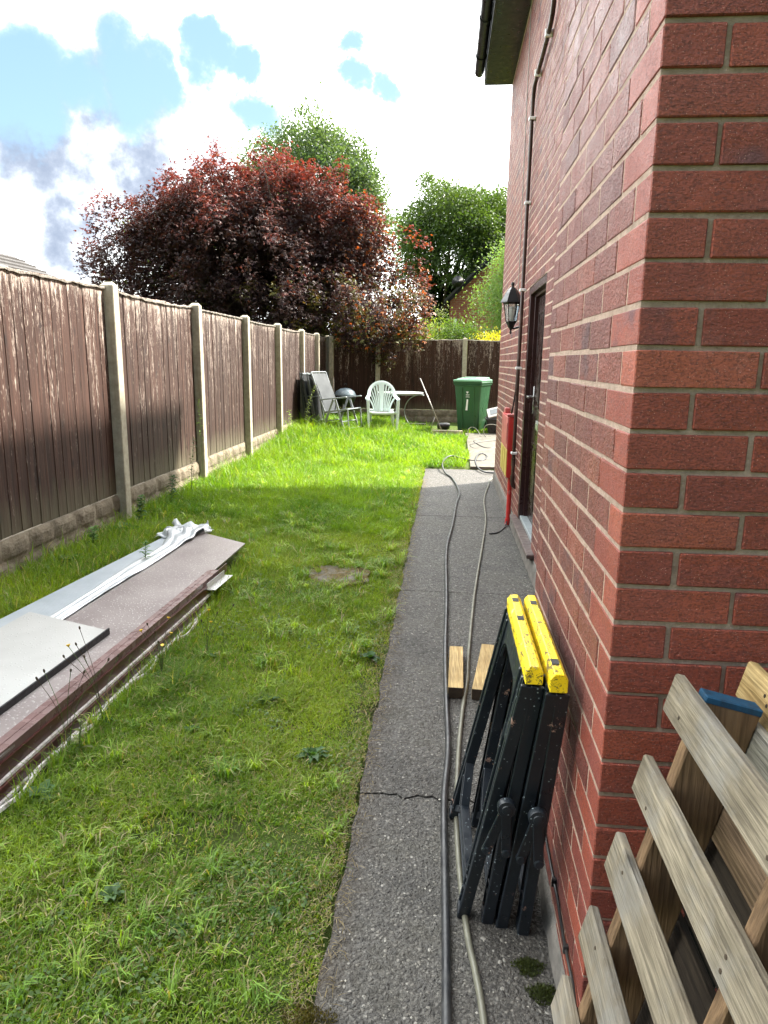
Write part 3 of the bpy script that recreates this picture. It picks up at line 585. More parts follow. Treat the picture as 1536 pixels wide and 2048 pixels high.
# ------------------------------------------------------------------ lantern
lx, ly = .585, 6.9
la = thing('wall_lantern', 'black six sided coach lantern on a wall bracket beside the door', 'lantern', (HX, ly, 1.95))
b = MB(); b.lathe((lx, ly, 0), [(.012, 2.295), (.018, 2.275), (.010, 2.265), (.010, 2.25)], 12); b.lathe((lx, ly, 0), [(.105, 2.115), (.100, 2.128), (.062, 2.20), (.045, 2.225), (.020, 2.25)], 6); b.lathe((lx, ly, 0), [(.075, 2.098), (.085, 2.1149)], 6); b.build('lantern_roof', M['black_paint'], la)
b = MB(); b.lathe((lx, ly, 0), [(.046, 1.945), (.070, 2.0975)], 6); b.build('glass', M['lglass'], la)
b = MB()
for k in range(6):
    a = math.pi / 3 * k; b.bar((lx + .047 * math.cos(a), ly + .047 * math.sin(a), 1.945), (lx + .073 * math.cos(a), ly + .073 * math.sin(a), 2.10), .008, .008, (0, 0, 1) if False else (math.sin(a), -math.cos(a), 0))
b.lathe((lx, ly, 0), [(.022, 1.885), (.034, 1.91), (.052, 1.9445)], 6); b.lathe((lx, ly, 0), [(.006, 1.83), (.013, 1.845), (.008, 1.86), (.016, 1.884)], 12); b.build('lantern_cage', M['black_paint'], la)
b = MB(); b.tube([(lx, ly, 1.895), (lx + .02, ly, 1.88), (HX - .02, ly, 1.895), (HX - .004, ly, 1.905)], [.008, .009, .010, .02], 8); b.lathe((HX - .018, ly, 1.905), [(.045, .0165), (.045, .006), (.025, 0)], 16, (1, 0, 0)); b.build('bracket', M['black_paint'], la, smooth=40)
b = MB(); b.lathe((lx, ly, 0), [(.016, 1.95), (.018, 1.99), (.026, 2.02), (.03, 2.05), (.02, 2.08)], 14); b.build('bulb', M['white_plastic'], la, smooth=True)
p = MB(); p.tube([(HX - .012, 6.91, 1.88), (HX - .012, 6.92, 1.6), (HX - .014, 6.95, 1.3), (HX - .03, 7.00, 1.13), (HX - .035, 7.02, 1.075)], .008, 8); tag(p.build('lantern_cable', M['black_plastic'], None, True), 'black cable hanging from the lantern down to the red cabinet', 'cable')
# ------------------------------------------------------------------ red cabinet
bx = thing('red_cabinet', 'narrow red metal cabinet with faded yellow front fixed to the wall beyond the door', 'cabinet', (HX, 7.3, .45))
by0, by1, bx0 = 6.86, 7.60, HX - .075
b = MB(); b.box(bx0 + .004, HX - .0002, by0, by1, .47, 1.06, .004); b.build('box', M['red'], bx)
b = MB(); b.box(bx0 - .004, bx0 + .0035, by0 + .01, by1 - .01, .745, 1.05, .002); b.box(bx0 - .010, bx0 - .0042, by0 + .04, by0 + .055, .80, 1.0, .001); b.build('upper_panel', M['faded_red'], bx)['label'] = 'faded pink red upper panel'
b = MB(); b.box(bx0 - .004, bx0 + .0035, by0 + .01, by1 - .01, .48, .740, .002); b.box(bx0 - .008, bx0 - .0042, by0 + .22, by0 + .232, .49, .73, .001); b.box(bx0 - .008, bx0 - .0042, by0 + .45, by0 + .462, .49, .73, .001); b.build('lower_panel', M['yellow_panel'], bx)['label'] = 'faded yellow lower panel'
b = MB(); b.box(bx0 - .012, HX - .002, by0 - .006, by0 + .10, 1.061, 1.085, .004); b.build('lid', M['faded_red'], bx)
b = MB(); b.box(bx0 + .01, HX - .01, by1 - .16, by1 - .04, 1.061, 1.11, .006); b.build('knob', M['faded_red'], bx)
b = MB(); b.tube([(HX - .03, by0 + .04, .469), (HX - .03, by0 + .04, .03)], .022, 12); b.tube([(HX - .03, by0 + .04, .06), (HX - .034, by0 + .04, .0)], .028, 12); b.build('conduit', M['red'], bx, smooth=40)

# ------------------------------------------------------------------ fences
def fence(name, label, p0, direc, posts, zt, sink, seed, nrmv, z0f):
    """posts: distances along the run; boards face nrmv"""
    r_ = random.Random(seed); u = Vector(direc); nv = Vector(nrmv); up_ = Vector((0, 0, 1))
    fo = thing(name, label, 'fence', p0)
    P0 = Vector(p0)
    for i in range(len(posts) - 1):
        a, b = posts[i] + .055, posts[i + 1] - .055; top = zt(a) ; panel = MB(); pb = r_.random() * .65; w = .118; s = a; k = 0; n_ = max(1, round((b - a) / w)); w = (b - a) / n_
        zg = z0f((a + b) / 2)
        while k < n_:
            x0 = a + k * w; tt = top + r_.uniform(-.008, .008); col = (pb + .35 * r_.random(), r_.random(), r_.random()); zb = zg + .005 + r_.uniform(0, .006)
            # feather-edge board: thick edge laps over its neighbour's thin edge
            pl_ = [(x0 - .004, .000), (x0 + w + .004, -.008), (x0 + w + .004, .0075), (x0 - .004, .0108)]
            pl_ = [(p_, q_ + r_.uniform(-.0008, .0008)) for p_, q_ in pl_]
            vs = []; 
            lean = r_.uniform(-.002, .002)
            for zz_ in (zb, zb + (tt - zb) * .5, tt - .012 + 0):
                for p_, q_ in pl_: v_ = P0 + u * p_ + nv * (q_ - .012 + lean) ; vs.append((v_.x, v_.y, zz_ + (r_.uniform(-.006, .006) if zz_ > 1.9 else 0)))
            panel.add(vs, [(0, 1, 2, 3), (11, 10, 9, 8)] + [(l * 4 + q, (l + 1) * 4 + q, (l + 1) * 4 + (q + 1) % 4, l * 4 + (q + 1) % 4) for l in (0, 1) for q in range(4)], col)
            k += 1
        for zr in (zg + .25, (zg + top) / 2, top - .2):
            c = P0 + u * ((a + b) / 2) - nv * .045; panel.obox((c.x, c.y, zr), u * ((b - a) / 2 - .002), nv * .02, up_ * .03, 0, (.3, .5, .5))
        pn = panel.build('fence_panel', M['fence'], fo)
        cap = MB(); gr_ = []
        m_ = 40
        for q in range(m_ + 1):
            s_ = a + (b - a) * q / m_; h = top - .010 + .012 * float(fbm(s_ * 7 + seed, i * 3.3, 3)) + r_.uniform(-.003, .003) - .012 * math.sin(math.pi * q / m_) * (i % 3)
            v1 = P0 + u * s_ - nv * .030; v2 = P0 + u * s_ + nv * (.013 + r_.uniform(-.002, .003))
            gr_.append([(v1.x, v1.y, h - .018), (v1.x, v1.y, h + .000), ((v1.x + v2.x) / 2, (v1.y + v2.y) / 2, h + .004), (v2.x, v2.y, h - .002), (v2.x, v2.y, h - .014 + r_.uniform(-.006, .004))])
        cap.sheet(gr_); cap.build('capping', M['fence_cap'], pn)
        # rock-faced gravel board
        gb = MB(); gr_ = []; nu, nz_ = int((b - a) / .022), 13; hb = sink
        for q in range(nu + 1):
            row = []
            for w_ in range(nz_ + 1):
                s_ = a + (b - a) * q / nu; z = zg - hb * (1 - w_ / nz_) + .0
                rowk = int((1 - w_ / nz_) * 2.001); off = .17 * (rowk % 2); cell = ((s_ + off + seed) % .31) / .31; vz = ((w_ / nz_) * 2) % 1
                edge_ = min(cell, 1 - cell) * 5; ez = min(vz, 1 - vz) * 3.2; d_ = .020 * min(1, edge_) * min(1, ez + .15) + .012 * float(fbm(s_ * 1.0 + rowk * 5, z, 16)) if 0 < w_ < nz_ else .004
                v = P0 + u * s_ + nv * (d_ - .004); row.append((v.x, v.y, z))
            gr_.append(row)
        gb.sheet(gr_); c = P0 + u * ((a + b) / 2) - nv * .03; gb.obox((c.x, c.y, zg - hb / 2 - .15), u * ((b - a) / 2 - .001), nv * .02, up_ * (hb / 2 + .148)); gb.build('gravel_board', M['gravel'], fo)
    for s_ in posts:
        po = MB(); v = P0 + u * s_ + nv * (.022 + r_.uniform(-.003, .003)); zt_ = zt(s_) + .045; wp_ = .052; lean_ = u * r_.uniform(-.008, .008); c = Vector((v.x, v.y, 0))
        zb = -.1; hgt = zt_ - zb - .025
        po.obox(c + up_ * (zb + hgt / 2) , u * wp_, nv * .056, up_ * (hgt / 2) + lean_, .006)
        cc = c + up_ * (zb + hgt) + lean_
        vs = [cc + u * (i * (wp_ - .006)) + nv * (j * .050) for i, j in ((-1, -1), (1, -1), (1, 1), (-1, 1))] + [cc + u * (i * .014) + nv * (j * .03) + up_ * .024 for i, j in ((-1, -1), (1, -1), (1, 1), (-1, 1))]
        po.add(vs, [(4, 5, 6, 7), (0, 1, 5, 4), (1, 2, 6, 5), (2, 3, 7, 6), (3, 0, 4, 7)]); po.build('concrete_post', M['post'], fo)
    return fo
FX = -2.80
fence('garden_fence', 'long brown peeling wooden fence with concrete posts along the left of the lawn', (FX, 0, 0), (0, 1, 0), [1.94, 3.87, 5.82, 7.85, 9.80, 11.70, 13.66, 15.25, 16.62], lambda s: 2.13 - .0028 * max(0, s - 4), .30, 3, (1, 0, 0), lambda s: .40 + .006 * max(0, s - 4))
fence('garden_fence', 'dark wooden fence with concrete posts across the far end of the garden', (FX, 16.5, 0), (1, 0, 0), [.14, 1.22, 3.20, 5.18, 7.16, 9.1], lambda s: 2.075 if s > .9 else 2.09, .32, 8, (0, -1, 0), lambda s: .49)

# ------------------------------------------------------------------ folded trestles against the wall
def trestle(label, tops, feet, dz=0, clean=False):
    """two hinged leg frames folded together under one yellow top. tops/feet: per frame (x_near, x_far), near and far y"""
    (tx, tn, tf) = tops; root = thing('folding_trestle', label, 'trestle', (tx, (tn + tf) / 2, 0), 'folded trestles')
    for fi, (xt, xn, xf, yn, yf, lift) in enumerate(feet):
        TN, TF = Vector((xt, tn + .015, .815)), Vector((xt, tf - .015, .815)); BN, BF = Vector((xn, yn, lift)), Vector((xf, yf, lift + .005))
        Pq = lambda s, t: (TN * (1 - s) + TF * s) * (1 - t) + (BN * (1 - s) + BF * s) * t
        nrm_ = (TF - TN).cross(BN - TN).normalized(); side = nrm_
        def leg(s0, s1, nm):
            b = MB(); a_, c_2 = Pq(s0, 0), Pq(s1, 1)
            dl = (c_2 - a_).normalized(); wv = dl.cross(side).normalized()
            b.bar(a_, c_2, .010, .078, side, .002, w2=.012, t2=.050)
            for q in (-1, 1): b.bar(a_ + wv * q * .035 , c_2 + wv * q * .021, .032, .010, side, .002)
            b.bar(a_, c_2, .026, .012, side, .002)
            b.obox(c_2, side * .017, wv * .026, dl * .012, .004); return b.build(nm, M['trestle'], root)
        leg(.04, .06, 'leg'); leg(.94, .97, 'leg')
        # beam under the top with rounded corners over the opening
        b = MB(); o = Pq(0, 0) - side * .010; u_ = (Pq(1, 0) - Pq(0, 0)); v_ = (Pq(.5, 1) - Pq(.5, 0)); L_ = u_.length; H_ = v_.length; u_.normalize(); v_.normalize()
        poly = [(0, 0), (L_, 0), (L_, .20), (L_ - .07, .20)]
        for k in range(9): a = math.pi / 2 * k / 8; poly.append((L_ - .07 - .075 + .075 * math.cos(a), .135 - .075 * math.sin(a) + 0))
        for k in range(9): a = math.pi / 2 + math.pi / 2 * k / 8; poly.append((.07 + .075 + .075 * math.cos(a), .135 - .075 * math.sin(a)))
        poly += [(.07, .20), (0, .20)]
        b.prism(poly, o, u_, v_, side, .020); 
        # raised rim round the arch
        rim = [o + side * .012 + u_ * p_ + v_ * (q_ - .004) for p_, q_ in poly[4:22]]; b.tube([r_ for r_ in rim], .006, 6)
        b.build('top_beam', M['trestle'], root)
        b = MB(); A_, B_, C_ = Pq(.95, .70), Pq(.72, .86), Pq(.06, .88)
        for p_, q_ in ((A_, B_), (B_, C_)):
            b.bar(p_, q_, .020, .034, side, .003); wv = (q_ - p_).normalized().cross(side).normalized()
            for k in (-1, 1): b.bar(p_ + wv * k * .019, q_ + wv * k * .019, .028, .006, side, .001)
        b.bar(Pq(.72, .86), Pq(.95, .97), .016, .022, side, .002)
        b.build('lower_brace', M['trestle'], root)
    # pivot with two folding stays at the near end
    (x1, a1, _, y1, _, _), (x2, a2, _, y2, _, _) = feet; t = .44
    m1 = Vector((x1 + (a1 - x1) * t, tn + (y1 - tn) * t - .026, .815 * (1 - t))); m2 = Vector((x2 + (a2 - x2) * t, tn + (y2 - tn) * t - .026, .815 * (1 - t)))
    pv = (m1 + m2) / 2 + Vector((0, -.012, .0)); b = MB(); b.lathe(pv, [(.006, -.012), (.012, -.011), (.013, -.009), (.022, -.008), (.024, -.004), (.024, .012)], 20, (0, 1, 0)); b.build('pivot', M['trestle'], root, smooth=35)
    for m_, xa, an, yn in ((m1, x1, a1, y1), (m2, x2, a2, y2)):
        t2 = .62; e_ = Vector((xa + (an - xa) * t2, tn + (yn - tn) * t2 - .036, .815 * (1 - t2)))
        b = MB(); b.bar(pv + Vector((0, .004, 0)), e_, .026, .008, (1, 0, 0), .002); b.lathe(e_, [(.009, -.008), (.013, -.006), (.013, .006)], 14, (0, 1, 0)); b.build('folding_stay', M['trestle'], root)
    # yellow top: a chamfered channel
    b = MB(); hw = .0205; prof = [(-hw, -.042), (hw, -.042), (hw, -.010), (hw - .010, .004), (-hw + .010, .004), (-hw, -.010)]
    b.prism(prof, (tx, tn - .01, .858), (1, 0, 0), (0, 0, 1), (0, 1, 0), tf - tn + .02)
    b.build('yellow_top', M['yellow'], root, bevel=.002)
    for y_ in (tn + .045, tf - .08) if clean else (tn + .30, tf - .06):
        b = MB(); b.box(tx - .010, tx + .008, y_, y_ + .032, .8622, .8632, .0003); b.build('top_pad', M['charcoal_edge'], root)
    return root
t1 = trestle('folded black trestle with scuffed yellow top, standing clear of the wall and nearer the hoses', (.229, 1.585, 2.10), [(.217, .098, .075, 1.745, 2.235, .012), (.240, .166, .150, 1.735, 2.20, .012)])
t2 = trestle('folded black trestle with yellow top sandwiched between the brick wall and the other trestle', (.281, 1.548, 2.10), [(.270, .205, .20, 1.725, 2.17, .012), (.293, .262, .26, 1.705, 2.15, .012)], clean=True)

# ------------------------------------------------------------------ timber offcuts
def offcut(label, cx_, cy_, L_, w, h, rot, z=0.003):
    t = thing('timber_offcut', label, 'timber', (cx_, cy_, 0), 'timber offcuts on the path')
    a = Vector((math.sin(rot), math.cos(rot), 0)); s_ = Vector((a.y, -a.x, 0)); c = Vector((cx_, cy_, z + h / 2)); col = (random.random(),) * 3
    b = MB(); b.obox(c, s_ * w / 2, a * L_ / 2, Vector((0, 0, h / 2)), .002, col); b.build('timber', M['timber'], t)
    b = MB(); b.obox(c - a * (L_ / 2 + .0012), s_ * (w / 2 - .001), a * .001, Vector((0, 0, h / 2 - .001)), 0); b.build('end_grain', M['timber_end'], t)
offcut('pale timber offcut lying on the path between the black hose and the olive hose', .094, 3.36, .50, .072, .055, .02)
offcut('knotty timber offcut lying on the path half behind the trestle legs', .235, 3.38, .56, .068, .055, .13)
offcut('short timber offcut lying nearest the brick corner, seen through the trestle', .40, 3.45, .42, .062, .05, .05)

# ------------------------------------------------------------------ hoses and cables on the ground
def smoothpts(P, n=6):
    P = [Vector(p) for p in P]; o = []
    for i in range(len(P) - 1):
        p0, p1, p2, p3 = P[max(i - 1, 0)], P[i], P[i + 1], P[min(i + 2, len(P) - 1)]
        for k in range(n):
            t = k / n; o.append(.5 * ((2 * p1) + (p2 - p0) * t + (2 * p0 - 5 * p1 + 4 * p2 - p3) * t * t + (3 * p1 - p0 - 3 * p2 + p3) * t ** 3))
    return o + [P[-1]]
def ground_tube(name, pts, r, mat, label, cat, lift=0):
    P = smoothpts([(x, y, gzf(x, y) + r + .001 + (z if z else 0) + lift) for x, y, z in pts]); b = MB(); b.tube(P, r, 10); o = b.build(name, mat, None, True); return tag(o, label, cat)
ground_tube('black_hose', [(.055, .6, 0), (.05, 1.0, 0), (.048, 1.409, 0), (.047, 1.625, 0), (.043, 1.91, 0), (.039, 2.294, 0), (.054, 2.636, 0), (.047, 3.07, 0), (.040, 3.66, 0), (.046, 4.501, 0), (.045, 5.792, 0), (.103, 6.742, 0), (.149, 7.741, 0), (.196, 8.521, 0), (.128, 9.536, 0), (.032, 9.969, 0), (-.017, 10.313, .03), (-.014, 10.672, .03), (.048, 11.017, .04), (.139, 11.147, .04), (.251, 11.045, .03), (.429, 11.024, .0), (.60, 11.025, .0), (.684, 11.371, 0), (.617, 11.589, 0), (.535, 11.353, .02), (.487, 10.918, .0), (.513, 10.424, 0), (.588, 10.163, 0), (.71, 10.102, 0), (1.1, 10.1, 0)], .0125, M['rubber'], 'thick black hose running the whole length of the path and looping at its far end', 'hose')
ground_tube('olive_hose', [(.17, .6, 0), (.152, 1.1, 0), (.138, 1.417, 0), (.124, 1.556, 0), (.106, 1.684, 0), (.088, 1.942, 0), (.083, 2.243, 0), (.097, 2.644, 0), (.122, 3.0, .002), (.150, 3.30, .0), (.170, 3.68, 0), (.245, 4.747, 0), (.358, 6.008, 0), (.44, 7.027, 0), (.477, 8.094, 0), (.586, 9.1, 0), (.66, 9.62, 0), (.9, 9.80, 0)], .0092, M['olive_hose'], 'thinner olive grey hose winding down the path beside the brick wall', 'hose')
ground_tube('conduit_cable', [(.44, 6.45, 0), (.52, 6.50, 0), (.60, 6.72, .0), (.64, 6.90, .03)], .006, M['black_plastic'], 'short black cable lying from the olive hose to the red pipe', 'cable')
ground_tube('wheelie_bin_cable', [(.439, 13.5, .0), (.445, 13.55, .10), (.513, 13.6, .14), (.60, 13.5, .11), (.69, 13.3, 0), (.80, 13.2, 0), (1.0, 13.05, 0)], .006, M['olive_hose'], 'thin pale cable arching up in front of the green bin', 'cable')
ground_tube('loop_cable', [(.95, 13.2, 0), (.78, 13.25, .0), (.72, 13.3, .10), (.76, 13.35, .20), (.88, 13.4, .22), (1.05, 13.45, .18)], .007, M['olive_hose'], 'thin cable looping up in front of the black recycling box', 'cable')
ground_tube('tangled_cable', [(.42, 12.6, 0), (.6, 12.2, 0), (.78, 12.45, 0), (.66, 12.9, 0), (.52, 12.7, .01), (.7, 12.1, .01), (.95, 12.3, 0), (1.1, 12.8, 0), (.8, 12.75, .01), (.45, 12.35, .01), (.6, 11.95, 0), (1.1, 12.0, 0)], .006, M['rubber'], 'tangle of black cable on the pale concrete past the house corner', 'cable')

# ------------------------------------------------------------------ panels and trims lying in the grass
def slab_poly(mb, pts, zt_, th, col=None, mi=0):
    k = len(pts); vs = [(x, y, (zt_(x, y) if callable(zt_) else zt_) - th) for x, y in pts] + [(x, y, (zt_(x, y) if callable(zt_) else zt_)) for x, y in pts]
    mb.add(vs, [tuple(range(k))[::-1], tuple(range(k, 2 * k))] + [(i, (i + 1) % k, k + (i + 1) % k, k + i) for i in range(k)], col, mi)
b = MB(); slab_poly(b, [(-2.50, 1.9), (-1.98, 1.9), (-1.90, 5.42), (-2.215, 5.30)], .168, .026); tag(b.build('wrapped_panel', M['film_panel'], bevel=.003), 'long pale blue white panel in protective film lying beside the fence', 'panel')
b = MB(); slab_poly(b, [(-2.03, 1.9), (-1.512, 1.9), (-1.487, 5.09), (-1.925, 5.385)], .196, .012); tag(b.build('speckled_board', M['brown_board'], bevel=.0015), 'long grey brown board speckled with raindrops, its far end bare', 'board')
wb = thing('white_board', 'short white board lying on top of the speckled brown board', 'board', (-1.95, 2.7, .2))
b = MB(); slab_poly(b, [(-2.26, 1.9), (-1.712, 1.9), (-1.662, 3.205), (-2.185, 3.405)], lambda x, y: .222 + (y - 2) * .004, .016); b.build('board', M['white_board'], wb, bevel=.002)
b = MB(); b.obox((-1.683, 2.55, .205), (.004, 0, 0), (.0265, .675, .003), (0, 0, .022), .001); b.obox((-1.672, 2.55, .186), (.010, 0, 0), (.0265, .68, .003), (0, 0, .002)); b.build('dark_edging', M['charcoal_edge'], wb)
# crumpled film between the two long panels
b = MB(); g_ = []
for i in range(64):
    t = i / 63; y = 2.6 + t * 2.95; row = []
    for j in range(15):
        s_ = j / 14; w = .13 + .03 * math.sin(y * 3); bun = max(0, (t - .80) / .2)
        x = -2.095 + y * .018 + (s_ - .5) * (w + bun * .25) - bun * .06; fold = .005 * math.sin(s_ * 17 + 1.2 * math.sin(y * 2.1)) + .006 * abs(float(fbm(s_ * 2.2, y * .8, 4)) - .5) * 4
        z = .194 + fold * (1 - bun * .3) + bun * .055 * float(fbm(x * 3.1, y * 2.2, 5.0)) * 1.6 + (.012 if s_ > .8 else 0)
        row.append((x + bun * .03 * math.sin(y * 21 + s_ * 7), y + bun * .05 * math.sin(s_ * 9) - bun * s_ * .10, z))
    g_.append(row)
b.sheet(g_)
g_ = []
for i in range(56):
    row = []
    for j in range(48):
        u_, v_ = i / 55, j / 47; x = -2.26 + u_ * .36; y = 5.22 + v_ * .30 + u_ * .10
        z = .178 + .10 * (1 - 2.2 * abs(float(fbm(x * 4 + 3, y * 3, 4.3)) - .47)) * .6 * math.sin(math.pi * min(1, max(0, u_))) ** .4 * math.sin(math.pi * v_) ** .5 + .012 * math.sin(u_ * 26 + v_ * 8)
        row.append((x + .015 * math.sin(v_ * 15 + u_ * 4), y + .02 * math.sin(u_ * 17), z - .02 * (v_ > .93)))
    g_.append(row)
b.sheet(g_)
fo = b.build('plastic_film', M['film'], None, True); tag(fo, 'crumpled white plastic film bunched up at the far end of the panels', 'plastic film')
mdf = fo.modifiers.new('s', 'SOLIDIFY'); mdf.thickness = .0015
def lin(y, x0, x1, ya=1.9, yb=4.5): return x0 + (x1 - x0) * (y - ya) / (yb - ya)
def strip(mb, xa, xb, ya, yb, dx0, dx1, z0, z1, ch=0):
    """a strip along y whose x runs from xa (at ya) to xb (at yb)"""
    vs = []
    for x, y in ((xa, ya), (xb, yb)):
        vs += [(x + dx0, y, z0), (x + dx1, y, z0), (x + dx1, y, z1), (x + dx0, y, z1)]
    mb.add(vs, [(3, 2, 1, 0), (4, 5, 6, 7), (0, 1, 5, 4), (1, 2, 6, 5), (2, 3, 7, 6), (3, 0, 4, 7)])
tr = thing('corner_trim', 'mauve brown angled trim with a pointed end lying along the speckled board', 'trim', (-1.5, 3.2, .2))
xl = lambda y: -1.555 + .025 * (y - 1.9)
b = MB(); strip(b, -1.555, xl(4.36), 1.9, 4.36, -.030, .034, .200, .203); strip(b, -1.555, xl(4.52), 1.9, 4.52, .034, .038, .150, .205); strip(b, -1.555, xl(4.30), 1.9, 4.30, -.004, .004, .2035, .205); b.build('trim', M['mauve_trim'], tr)
b = MB(); strip(b, -1.490, -1.475, 4.10, 4.42, .040, .095, .150, .153); strip(b, -1.49, -1.475, 4.10, 4.40, .040, .043, .153, .19); b.build('white_inside', M['white_board'], tr)
for k, (x0_, x1_, ye, z0_, z1_, lab, extra) in enumerate([(-1.512, -1.449, 4.18, .112, .172, 'maroon fascia board on its edge directly below the mauve trim', 0), (-1.488, -1.428, 4.02, .060, .108, 'lowest maroon fascia board with ragged white edges, half sunk in the grass', 1)]):
    fb = thing('fascia_board', lab, 'board', (x0_, 3, z0_), 'maroon fascia boards in the grass')
    b = MB(); strip(b, x0_, x1_, 1.9, ye, -.009, .004, z0_, z1_); b.build('board', M['maroon'], fb)
    b = MB(); g2 = []
    for i in range(80):
        y = 1.9 + (ye - 1.9) * i / 79; x = x0_ + (x1_ - x0_) * i / 79; j = random.uniform(0, .005) * (1 + extra)
        g2.append([(x + .0045, y, z0_ - .004), (x + .016 + j, y, z0_ - .004 + j), (x + .014 + j, y, z0_ + .006 + j), (x + .0045, y, z0_ + .008)])
    b.sheet(g2); b.build('white_edge', M['white_edge'], fb)
b = MB(); g2 = []
for i in range(70):
    y = 1.9 + 1.9 * i / 69; x = -1.452 + .055 * i / 69 + .012 * math.sin(i * .33); z = gzf(x, y) + .014 + .006 * math.sin(i * .7); g2.append([(x, y, z - .006), (x + .006, y, z + .004), (x + .012, y, z + .002), (x + .016, y, z - .01)])
b.sheet(g2); tag(b.build('edging_strip', M['white_edge']), 'thin torn white strip lying in the grass under the maroon boards', 'strip')

# ------------------------------------------------------------------ wheelie bin
def bin_(): 
    th = R(-20); u_ = Vector((math.cos(th), math.sin(th), 0)); v_ = Vector((-u_.y, u_.x, 0)); o = Vector((.53, 14.32, .235))
    root = thing('wheelie_bin', 'green wheelie bin with pale green lid standing by the far fence', 'bin', o)
    P = lambda a, b_, c: o + u_ * a + v_ * b_ + Vector((0, 0, c))
    b = MB(); lv = [(0, .205, .24, .0), (.03, .215, .25, 0), (.55, .245, .30, 0), (.90, .272, .335, 0), (.93, .275, .34, 0)]; rows = []
    for z, w, d, _ in lv:
        r_ = .03; row = []
        for sx_, sy_ in ((1, -1), (1, 1), (-1, 1), (-1, -1)):
            for k in range(4):
                a = math.atan2(sy_, sx_) - math.pi / 4 + math.pi / 2 * k / 3
                row.append(P(sx_ * (w - r_) + r_ * math.cos(a), sy_ * (d - r_) + r_ * math.sin(a), z))
        rows.append(row)
    n_ = 16; vs = [p for r_ in rows for p in r_]; fs = [(i * n_ + k, i * n_ + (k + 1) % n_, (i + 1) * n_ + (k + 1) % n_, (i + 1) * n_ + k) for i in range(len(rows) - 1) for k in range(n_)] + [tuple(range(n_))[::-1]]
    b.add(vs, fs)
    for x in (-.12, .12): b.prism([(-.012, 0), (.012, 0), (.012, .8), (-.012, .8)], P(x, -.252, .06), u_, (Vector((0, 0, 1)) - v_ * .1).normalized(), -v_, .012)
    b.build('body', M['bin_green'], root, smooth=50)
    b = MB(); b.obox(P(0, 0, .945), u_ * .295, v_ * .36, (0, 0, .018), .010); b.obox(P(0, 0, .905), u_ * .285, v_ * .348, (0, 0, .012), .006); b.build('rim', M['bin_green'], root)
    b = MB(); b.obox(P(0, -.01, .985), u_ * .29, v_ * .365, (0, 0, .020), .010)
    top = [(-.25, -.30, 1.006), (.25, -.30, 1.006), (.25, .33, 1.006), (-.25, .33, 1.006), (-.23, -.27, 1.026), (.23, -.27, 1.026), (.235, .31, 1.050), (-.235, .31, 1.050)]
    b.add([P(*p) for p in top], [(4, 5, 6, 7), (0, 1, 5, 4), (1, 2, 6, 5), (2, 3, 7, 6), (3, 0, 4, 7)]); b.obox(P(0, .37, .99), u_ * .24, v_ * .02, (0, 0, .018), .006)
    b.obox(P(0, -.20, 1.045), u_ * .13, v_ * .012, (0, 0, .006), .003); b.build('lid', M['bin_lid'], root)
    for s_ in (-1, 1):
        b = MB(); b.lathe(P(s_ * .255, .25, .10), [(.0, -.025), (.095, -.025), (.1, -.01), (.1, .01), (.095, .025), (0, .025)], 24, u_); b.build('wheel', M['rubber'], root, smooth=40)
    # printed marks: a small crest of triangles, two short lines of lettering and a white address strip
    fn = (v_ * -1 + Vector((0, 0, -.10))).normalized(); ub = fn.cross(u_).normalized(); ub = -ub if ub.z < 0 else ub
    def Q(a, c): t = (c - .03) / .52; return P(a, -(.25 + (.30 - .25) * t) - .004, c)
    b = MB()
    b.prism([(-.022, .018), (.022, .018), (0, -.018)], Q(0, .76), u_, ub, fn, .002)
    b.prism([(-.030, .018), (-.024, .018), (-.004, -.018), (-.010, -.018)], Q(0, .76), u_, ub, fn, .002)
    for zz, w in ((.715, .036), (.690, .030), (.668, .036)):
        x = -w
        while x < w: b.prism([(0, 0), (.007, 0), (.007, .011), (0, .011)], Q(x, zz), u_, ub, fn, .002); x += .011
    b.build('printed_emblem', M['sticker'], root)
    b = MB(); b.prism([(-.030, -.22), (.010, -.22), (.024, -.01), (-.004, 0)], Q(-.012, .635), u_, ub, fn, .0025); b.build('address_strip', M['sticker'], root)
bin_()
# black recycling box with a pale tray on top
bxx = thing('recycling_box', 'black plastic recycling box on the ground to the right of the green bin', 'box', (1.05, 13.95, .22))
b = MB(); vs = []
for z, w, d in ((.225, .22, .17), (.50, .27, .21)): vs += [(1.06 + i * w, 13.95 + j * d, z) for i, j in ((-1, -1), (1, -1), (1, 1), (-1, 1))]
b.add(vs, [(3, 2, 1, 0), (0, 1, 5, 4), (1, 2, 6, 5), (2, 3, 7, 6), (3, 0, 4, 7)]); b.build('body', M['black_plastic'], bxx, bevel=.02)
b = MB()
for x0_, x1_, y0_, y1_ in ((.775, 1.345, 13.725, 13.75), (.775, 1.345, 14.15, 14.175), (.775, .80, 13.75, 14.15), (1.32, 1.345, 13.75, 14.15)): b.box(x0_, x1_, y0_, y1_, .495, .52, .006)
b.build('rim', M['black_plastic'], bxx)
ty = thing('grey_tray', 'pale grey plastic tray propped on the black recycling box', 'tray', (.95, 13.9, .55))
b = MB(); a_ = Vector((.97, 0, .26)).normalized(); c_3 = Vector((-.26 * .8, .6, .77)).normalized(); c_3 = (c_3 - a_ * a_.dot(c_3)).normalized(); n_ = a_.cross(c_3)
b.obox((.98, 13.92, .64), a_ * .17, c_3 * .10, n_ * .018, .012); b.build('tray', M['white_plastic'], ty)
b = MB(); b.obox(Vector((.96, 13.92, .64)) + n_ * (.020 if n_.y < 0 else -.020), a_ * .10, c_3 * .055, n_ * .004, .003); b.build('tray_window', M['chair_frame'], ty)
